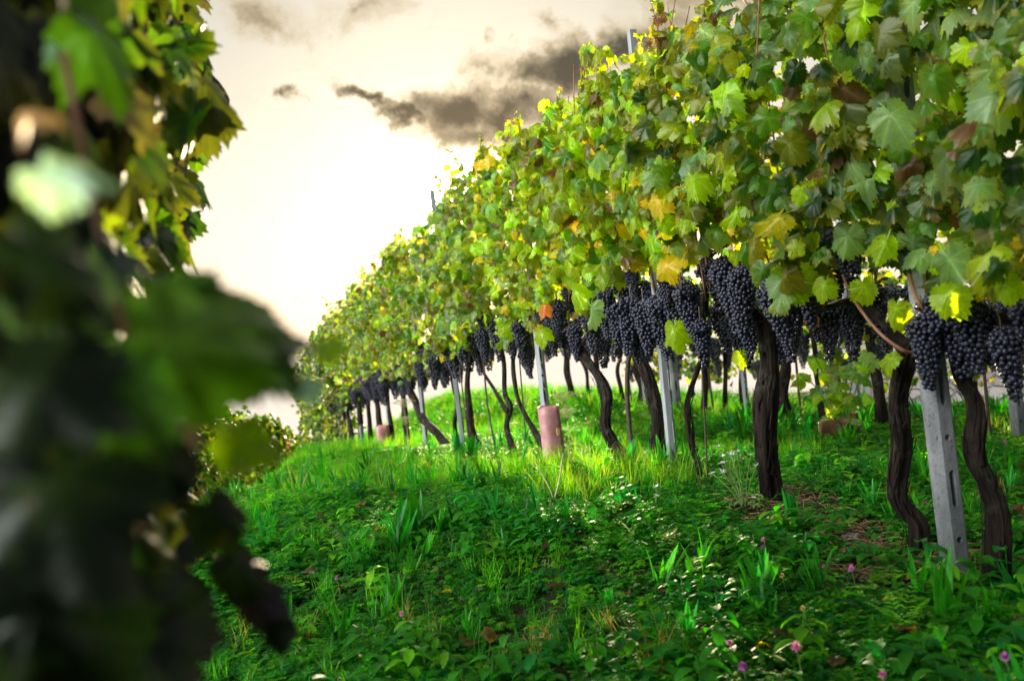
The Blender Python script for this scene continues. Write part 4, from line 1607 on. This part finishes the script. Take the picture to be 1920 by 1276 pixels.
weed(1235, 1262, 'grass', .17, "yellowed grass tuft on the bottom edge", 'plant', dict(h_dry=2, h_lime=1), 'grass_tuft', 1, .0, M_GRASSB, seed=16)


def white_flowers(px, py, label, h, n, seed, R=.018):
    b = on_ground(px, py)
    r_ = np.random.default_rng(seed)
    t = empty('white_flower_plant', b, label, 'flower', 'white flowering plants')
    parts, petals = [], []
    for k in range(n):
        e = np.array((r_.normal(0, h * .28), r_.normal(0, h * .2), h * r_.uniform(.65, 1.05)))
        parts.append(tube([(0, 0, -.01), e * (.4, .4, .55), e], .0016, 4, sub=2))
        for q in range(6):
            v, f = quad_leaf(R, R * .45, 0, 2, .1)
            petals.append((turn(v, q * 1.047 + k, r_.normal(0.1, .3), e), f))
    mesh('stems', join(parts), M_STEM, t)
    mesh('petals', join(petals), M_WHITE, t)
    tp = herb_tpl(seed, 'cut')
    V, L, S, U, O = stamp([tp], np.zeros(2, int), np.stack([np.eye(3) * h * .35, np.eye(3) * h * .28]), np.array([(0, 0, 0), (.05, .02, 0)]))
    mesh_np('leaves', V, L, S, M_HERB, t, tint=np.tile((.13, .22, .08, 0), (len(V), 1)), uv=U)


white_flowers(1398, 960, "clump of small white star flowers at the foot of the straight grey-barked trunk", .24, 13, 31)
white_flowers(1155, 880, "white flowers at the foot of the double trunk", .13, 4, 32)
white_flowers(1230, 960, "two white flower heads in the bright grass left of the white clump", .10, 2, 33)
white_flowers(1215, 790, "small white flower heads behind the double trunk", .20, 3, 34)


def umbel(px, py, Y, label, h, seed, mat):
    p = P(px, py, Y)
    g0 = G(p[0], p[1])
    t = empty('umbel_plant', (p[0], p[1], g0), label, 'plant')
    hh = max(h, p[2] - g0)
    r_ = np.random.default_rng(seed)
    stem = tube([(0, 0, 0), (.01, 0, hh * .5), (0, 0, hh * .88)], [.0045, .0035, .002], 6, sub=3)
    mesh('stem', stem, mat, t)
    for (zz, R) in ((hh * .88, .11), (hh * .55, .085)):
        parts = []
        for k in range(22):
            a, q = k * 2.4, (k / 22) ** .5
            e = np.array((math.cos(a) * R * q, math.sin(a) * R * q, zz + .09 - .03 * q * q))
            parts.append(tube([(0, 0, zz), e * (.6, .6, 0) + (0, 0, zz + .06), e], .0012, 4))
            for j in range(7):
                v, f = ICO[1].V * .0038, [tuple(ICO[1].loops[s:s + 3]) for s in ICO[1].starts]
                parts.append((v + e + (math.cos(j * .9) * .010, math.sin(j * .9) * .010, .006), f))
        mesh('umbel', join(parts), mat, t)


umbel(758, 770, 8.6, "tall dry umbel beside the small pink sleeve", .5, 1, M_UMBEL)
umbel(1060, 770, 6.9, "thin pale umbel plant right of the large pink sleeve", .4, 2, M_UMBEL)


# the forked pale plant before the large sleeve
b = on_ground(1040, 945)
t = empty('pale_forked_plant', b, "pale hairy plant forked in a V before the large pink sleeve", 'plant')
mesh('stem', join([tube([(0, 0, -.01), (-.01, 0, .06), (-.07, 0, .20)], [.005, .004, .003], 6, sub=3), tube([(0, 0, .02), (.03, 0, .1), (.06, 0, .22)], [.004, .004, .003], 6, sub=3)]), M_UMBEL, t)
tp = herb_tpl(91, 'cut')
V, L, S, U, O = stamp([tp], np.zeros(2, int), np.stack([np.eye(3) * .03] * 2), np.array([(-.07, 0, .185), (.06, 0, .205)]))
mesh_np('leaves', V, L, S, M_HERB, t, tint=np.tile((.25, .27, .12, 0), (len(V), 1)), uv=U)


# crumpled rags
def rag(px, py, s, label):
    b = on_ground(px, py)
    bm = bmesh.new()
    bmesh.ops.create_icosphere(bm, subdivisions=4, radius=1)
    for v in bm.verts:
        k = 1 + .5 * noise.noise(v.co * 2.3 + Vector((px, 0, 0))) + .35 * noise.noise(v.co * 5)
        v.co = Vector((v.co.x * s * 1.5 * k, v.co.y * s * k, max(-.1, v.co.z) * s * .55 * k))
    me = bpy.data.meshes.new('crumpled_foil')
    bm.to_mesh(me); bm.free()
    me.materials.append(M_BITS)
    o = bpy.data.objects.new('crumpled_foil', me)
    o.location = b + np.array((0, 0, .008))
    link(o)
    tag(o, label, 'litter')


rag(1440, 935, .035, "crumpled silvery foil at the foot of the straight grey-barked trunk")
rag(1598, 1012, .020, "small pale scrap on the straw left of the shaggy trunk")

# ------------------------------------------------------------------ young bushy vine by the second row
def young_vine():
    p = on_row(1568, 700, 1, .55)
    base = (p[0], p[1], G(p[0], p[1]))
    t = empty('young_vine', base, "bushy young vine with bright lime leaves over a brown board, between two thick trunks", 'young vine')
    r_ = np.random.default_rng(41)
    stems, T = [], []
    for k in range(7):
        e = on_row(1500 + 24 * k, 665 + r_.uniform(-12, 40), 1, .55 + r_.uniform(-.1, .2))
        b0 = np.array(base)
        m = b0 * .5 + e * .5 + np.array((0, 0, .10))
        stems.append(tube([b0, m, e], [.005, .004, .002], 5, sub=4))
        for q in np.linspace(.35, 1, 7):
            T.append(b0 * (1 - q) ** 2 + 2 * m * q * (1 - q) + e * q * q + r_.normal(0, .035, 3))
    mesh('stems', join(stems), M_STEM, t, origin=base)
    T = np.array(T)
    n = len(T)
    nrm = np.array((0, 0, .9))[None] + RN * .4 + r_.normal(0, .4, (n, 3)) + np.array((0, -.4, 0))
    tip = r_.normal(0, .8, (n, 3)) + np.array((0, -.2, -.4))
    leaves_mesh('foliage', T, nrm, tip, r_.uniform(.045, .085, n), tints(n, dict(lime=4, mint=2, green=2), r_), LEAF_HI, M_LEAF, t, base, r_)
    b2 = on_row(1575, 805, 1, .62)
    g2 = G(b2[0], b2[1])
    V, Fc = [], []
    for i in range(13):
        s_ = i / 12
        for j in range(4):
            V.append((-.13 + .26 * s_, .03 * math.sin(s_ * 3.0), .0 + .13 * j / 3 + .04 * s_ + .01 * math.sin(s_ * 9)))
    Fc = [(i * 4 + j, i * 4 + j + 4, i * 4 + j + 5, i * 4 + j + 1) for i in range(12) for j in range(3)]
    o = mesh('brown_board', (V, Fc), M_POT)
    o.location = (b2[0], b2[1], g2)
    sol = o.modifiers.new('thickness', 'SOLIDIFY'); sol.thickness = .008
    tag(o, "bent brown board lying in the grass under the bushy young vine", 'board')


young_vine()


# ------------------------------------------------------------------ hero leaves and canes of the front row
HERO = [  # px, py, off, size px (half width), tint key, tip tilt, facing
    (1475, 560, .26, 62, 'lime'), (1545, 555, .24, 34, 'lime'), (1590, 470, .25, 46, 'mint'), (1660, 480, .24, 40, 'lime'),
    (1780, 520, .27, 56, 'mint'), (1620, 560, .2, 38, 'lime'), (1680, 600, .18, 38, 'lime'), (1885, 560, .28, 44, 'lime'),
    (1265, 640, .16, 40, 'lime'), (1250, 520, .25, 36, 'yellow'), (1380, 600, .1, 26, 'green'), (1390, 680, -.05, 24, 'lime'),
    (1110, 600, .22, 34, 'mint'), (1080, 570, .24, 38, 'lime'), (1015, 640, .2, 26, 'lime'), (1020, 590, .22, 20, 'orange'),
    (1520, 610, .0, 20, 'orange'), (1670, 250, .30, 60, 'mint'), (1780, 330, .30, 66, 'grey'), (1875, 400, .30, 60, 'green'),
    (1480, 300, .28, 50, 'olive'), (1750, 170, .30, 50, 'green'), (1200, 340, .30, 40, 'yellow'), (1230, 400, .30, 40, 'yellow'),
    (1300, 360, .28, 42, 'lime'), (1465, 360, .28, 30, 'yellow'), (1900, 250, .3, 60, 'deep'), (1610, 120, .28, 50, 'green'),
    (945, 630, .2, 26, 'lime'), (820, 620, .2, 30, 'mint'), (1670, 690, .1, 30, 'lime')]


def hero_leaves():
    # they belong to the vines of the front row: gather them per vine
    vines = [o for o in bpy.data.objects if o.type == 'EMPTY' and o.get('group') == 'grapevines of the front row']
    by = {}
    r_ = np.random.default_rng(9)
    for (px, py, off, s, key) in HERO:
        p = on_row(px, py - s * .6, 0, off)
        i = next((k for k, v in enumerate(V1) if v[2][0] <= p[1] < v[2][1]), None)
        if i is None:
            i = 0 if p[1] < 2.72 else len(V1) - 1
        by.setdefault(i, []).append((p, s / F * p[1], key))
    for i, lst in by.items():
        base = on_row(*V1[i][1][0][0][0])
        org = np.array((base[0], base[1], G(base[0], base[1])))
        vine = min(vines, key=lambda v: (Vector(v.location) - Vector(org)).length)
        T = np.array([q[0] for q in lst])
        n = len(T)
        nrm = RN[None] * .6 + np.array((0, -.7, .25))[None] + r_.normal(0, .22, (n, 3))
        tip = np.array((0, 0, -1.0))[None] + r_.normal(0, .28, (n, 3))
        sz = np.array([q[1] for q in lst])
        tt = np.array([(*PAL[q[2]], r_.uniform(.1, .6)) for q in lst])
        leaves_mesh('hanging_leaves', T, nrm, tip, sz, tt, LEAF_HI, M_LEAF, vine, org, r_)
    # the red-brown cane that crosses between two trunks
    v1 = V1[1]
    base = on_row(*v1[1][0][0][0])
    org = np.array((base[0], base[1], G(base[0], base[1])))
    vine = min(vines, key=lambda v: (Vector(v.location) - Vector(org)).length)
    cane(vine, org, [on_row(1715, 662, 0, .04), on_row(1690, 655, 0, .10), on_row(1645, 620, 0, .12), on_row(1600, 560, 0, .12), on_row(1580, 515, 0, .1)], .006, .0045, 8)
    cane(vine, org, [on_row(1745, 600, 0, .04), on_row(1728, 575, 0, .12), on_row(1712, 545, 0, .12), on_row(1700, 490, 0, .1)], .0055, .0045, 8)


hero_leaves()


# ------------------------------------------------------------------ the row beyond the crest
for k in range(13):
    f = k / 12
    px = 345 + 250 * f
    Y = 11.0 + 12.0 * f
    pyt = np.interp(px, (345, 400, 470, 500, 570, 600), (745, 770, 790, 785, 838, 850))
    top = P(px, pyt, Y)
    g0 = G(top[0], top[1])
    hh = top[2] - g0
    if hh < .5 or hh > 3.2:
        g0 = top[2] - 2.0
        hh = 2.0
    r_ = np.random.default_rng(900 + k)
    base = np.array((top[0], top[1], g0))
    vine = empty('grapevine', base, "dark bushy vine beyond the crest at the left, below the sky", 'grapevine', 'vines beyond the crest')
    mesh('trunk', tube([base, base + (0.03, 0, hh * .5), base + (0, 0, hh * .8)], [.04, .03, .015], 8, bark=.2, sub=3), M_BARK, vine, origin=base)
    n = 520
    ang = r_.uniform(0, 6.28, n)
    zz = r_.random(n) ** .8
    rad = .52 * (1.05 - zz ** 3 * .75) * r_.uniform(.45, 1, n) * (1 + .25 * np.sin(ang * 3 + k))
    T = base + np.stack([np.cos(ang) * rad, np.sin(ang) * rad, .12 + zz * (hh + r_.normal(0, .08, n) - .1)], 1)
    nrm = np.stack([np.cos(ang), np.sin(ang), np.full(n, .5)], 1) + r_.normal(0, .5, (n, 3))
    tip = np.array((0, 0, -1.0))[None] + r_.normal(0, .5, (n, 3))
    leaves_mesh('foliage', T, nrm, tip, r_.uniform(.05, .09, n), tints(n, dict(green=3, olive=.6, deep=5, brown=.3), r_), LEAF_LO, M_LEAF, vine, base, r_)


# ------------------------------------------------------------------ the vine beside the camera, out of focus
# silhouette of the near foliage: right edge for a picture height
EDGE = ((-400, 420), (0, 392), (60, 400), (110, 436), (190, 440), (240, 410), (310, 400), (400, 372), (470, 352), (520, 410), (600, 470), (700, 460),
        (790, 420), (870, 405), (950, 430), (1010, 470), (1090, 470), (1150, 460), (1200, 440), (1280, 345), (1700, 300))


def near_vine(label, base_y, layers, heroes, seed):
    x, y = -.42 - SLOPE * base_y, base_y
    org = np.array((x - .25, y, G(x, y)))
    r_ = np.random.default_rng(seed)
    vine = empty('grapevine', org, label, 'grapevine', 'grapevines beside the camera')
    pp = [org + (0, 0, -.05), org + (.03, .02, .3), org + (-.02, 0, .6), org + (0, .03, .85)]
    make_trunk(vine, org, [(pp, [.05, .04, .035, .03]), ([pp[-1], pp[-1] + RD * .5 + (0, 0, .1), pp[-1] + RD * 1.0 + (0, 0, .12)], [.025, .018, .012])], 1, seed)
    T, nrm, tip, sz, tt = [], [], [], [], []
    for (n, ya, yb, p0, p1, size, wts, margin) in layers:
        cnt = 0
        while cnt < n:
            Y = r_.uniform(ya, yb)
            py = r_.uniform(p0, p1)
            e = np.interp(py, [a for a, b in EDGE], [b for a, b in EDGE])
            s = r_.uniform(*size)
            rpx = s * F / Y
            px = e - margin * rpx - abs(r_.normal(0, 1)) * 300 * (1.4 / Y) ** .5 if r_.random() < .8 else e - margin * rpx - r_.uniform(0, 50)
            if px < -900:
                continue
            T.append(P(px, py, Y))
            nrm.append(RN * -1.0 * .0 + np.array((.75, -.45, .45)) + r_.normal(0, .38, 3))
            tip.append(np.array((.15, -.1, -1.0)) + r_.normal(0, .42, 3))
            sz.append(s)
            tt.append(tints(1, wts, r_)[0])
            cnt += 1
    for (px, py, Y, s, key, nr, tp_) in heroes:
        T.append(P(px, py, Y)); nrm.append(np.array(nr, float)); tip.append(np.array(tp_, float)); sz.append(s * Y / F)
        tt.append(np.array((*PAL[key], .3)))
    leaves_mesh('foliage', np.array(T), np.array(nrm), np.array(tip), np.array(sz), np.array(tt), LEAF_HI, M_LEAF_NEAR, vine, org, r_)
    return vine, org


PAL.update(n_green=(.028, .075, .004), n_lime=(.22, .34, .006), n_dark=(.004, .010, .003), n_purple=(.030, .020, .040), n_blue=(.025, .048, .04),  # the near-black tint holds deep shade in the leaf colour
           n_mid=(.075, .155, .006), n_mint=(.34, .48, .50), n_rose=(.26, .15, .13), n_amber=(.16, .06, .008),  # mint, rose, amber and blue tints paint sheen highlights onto the leaves
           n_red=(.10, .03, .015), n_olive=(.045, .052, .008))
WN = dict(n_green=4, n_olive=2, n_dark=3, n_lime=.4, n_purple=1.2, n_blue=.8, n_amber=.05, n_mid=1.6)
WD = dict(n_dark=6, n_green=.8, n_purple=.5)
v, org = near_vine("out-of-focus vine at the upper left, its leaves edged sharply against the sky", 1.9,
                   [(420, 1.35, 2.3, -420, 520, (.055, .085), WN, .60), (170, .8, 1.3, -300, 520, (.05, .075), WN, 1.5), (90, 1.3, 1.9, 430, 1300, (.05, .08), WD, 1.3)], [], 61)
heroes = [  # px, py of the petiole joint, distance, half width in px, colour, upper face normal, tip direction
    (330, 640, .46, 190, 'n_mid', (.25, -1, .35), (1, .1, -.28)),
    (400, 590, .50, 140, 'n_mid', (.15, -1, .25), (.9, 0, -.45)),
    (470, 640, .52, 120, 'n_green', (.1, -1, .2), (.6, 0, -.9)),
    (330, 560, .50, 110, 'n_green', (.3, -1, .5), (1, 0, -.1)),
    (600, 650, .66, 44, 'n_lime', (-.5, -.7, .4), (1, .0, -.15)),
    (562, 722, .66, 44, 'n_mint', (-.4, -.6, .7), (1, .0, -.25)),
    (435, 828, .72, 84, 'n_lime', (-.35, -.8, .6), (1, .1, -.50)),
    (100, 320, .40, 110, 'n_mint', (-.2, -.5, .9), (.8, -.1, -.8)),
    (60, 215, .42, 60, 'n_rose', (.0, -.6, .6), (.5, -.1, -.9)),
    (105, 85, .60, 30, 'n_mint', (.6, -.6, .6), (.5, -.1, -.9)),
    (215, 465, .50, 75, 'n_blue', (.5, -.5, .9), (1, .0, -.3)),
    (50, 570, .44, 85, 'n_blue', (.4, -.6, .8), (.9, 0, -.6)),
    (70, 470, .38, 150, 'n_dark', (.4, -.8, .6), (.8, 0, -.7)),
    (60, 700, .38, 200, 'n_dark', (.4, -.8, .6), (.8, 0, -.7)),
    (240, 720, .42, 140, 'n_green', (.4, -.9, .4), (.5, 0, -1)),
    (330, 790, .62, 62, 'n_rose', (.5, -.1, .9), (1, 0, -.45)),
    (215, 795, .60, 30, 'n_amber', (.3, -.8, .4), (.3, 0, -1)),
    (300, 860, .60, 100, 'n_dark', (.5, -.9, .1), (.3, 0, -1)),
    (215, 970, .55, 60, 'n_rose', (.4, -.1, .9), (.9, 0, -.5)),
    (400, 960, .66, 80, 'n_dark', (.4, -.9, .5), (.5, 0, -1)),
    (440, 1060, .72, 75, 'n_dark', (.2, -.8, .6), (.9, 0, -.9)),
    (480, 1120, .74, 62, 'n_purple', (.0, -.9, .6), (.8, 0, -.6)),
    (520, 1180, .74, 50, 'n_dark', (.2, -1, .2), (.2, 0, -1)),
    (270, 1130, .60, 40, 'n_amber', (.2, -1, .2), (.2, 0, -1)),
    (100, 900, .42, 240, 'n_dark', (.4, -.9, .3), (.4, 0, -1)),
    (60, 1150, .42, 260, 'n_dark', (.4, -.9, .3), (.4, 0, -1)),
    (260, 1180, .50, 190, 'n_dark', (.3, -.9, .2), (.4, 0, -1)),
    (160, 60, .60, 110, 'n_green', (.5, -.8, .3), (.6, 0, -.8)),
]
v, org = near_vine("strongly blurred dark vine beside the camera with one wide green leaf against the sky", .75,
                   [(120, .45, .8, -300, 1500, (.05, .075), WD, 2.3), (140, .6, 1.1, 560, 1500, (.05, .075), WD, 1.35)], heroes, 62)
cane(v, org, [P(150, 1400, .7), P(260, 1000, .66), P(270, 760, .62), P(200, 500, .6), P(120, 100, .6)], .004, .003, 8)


print('OBJECTS', len(bpy.data.objects), 'verts', sum(len(m.vertices) for m in bpy.data.meshes))
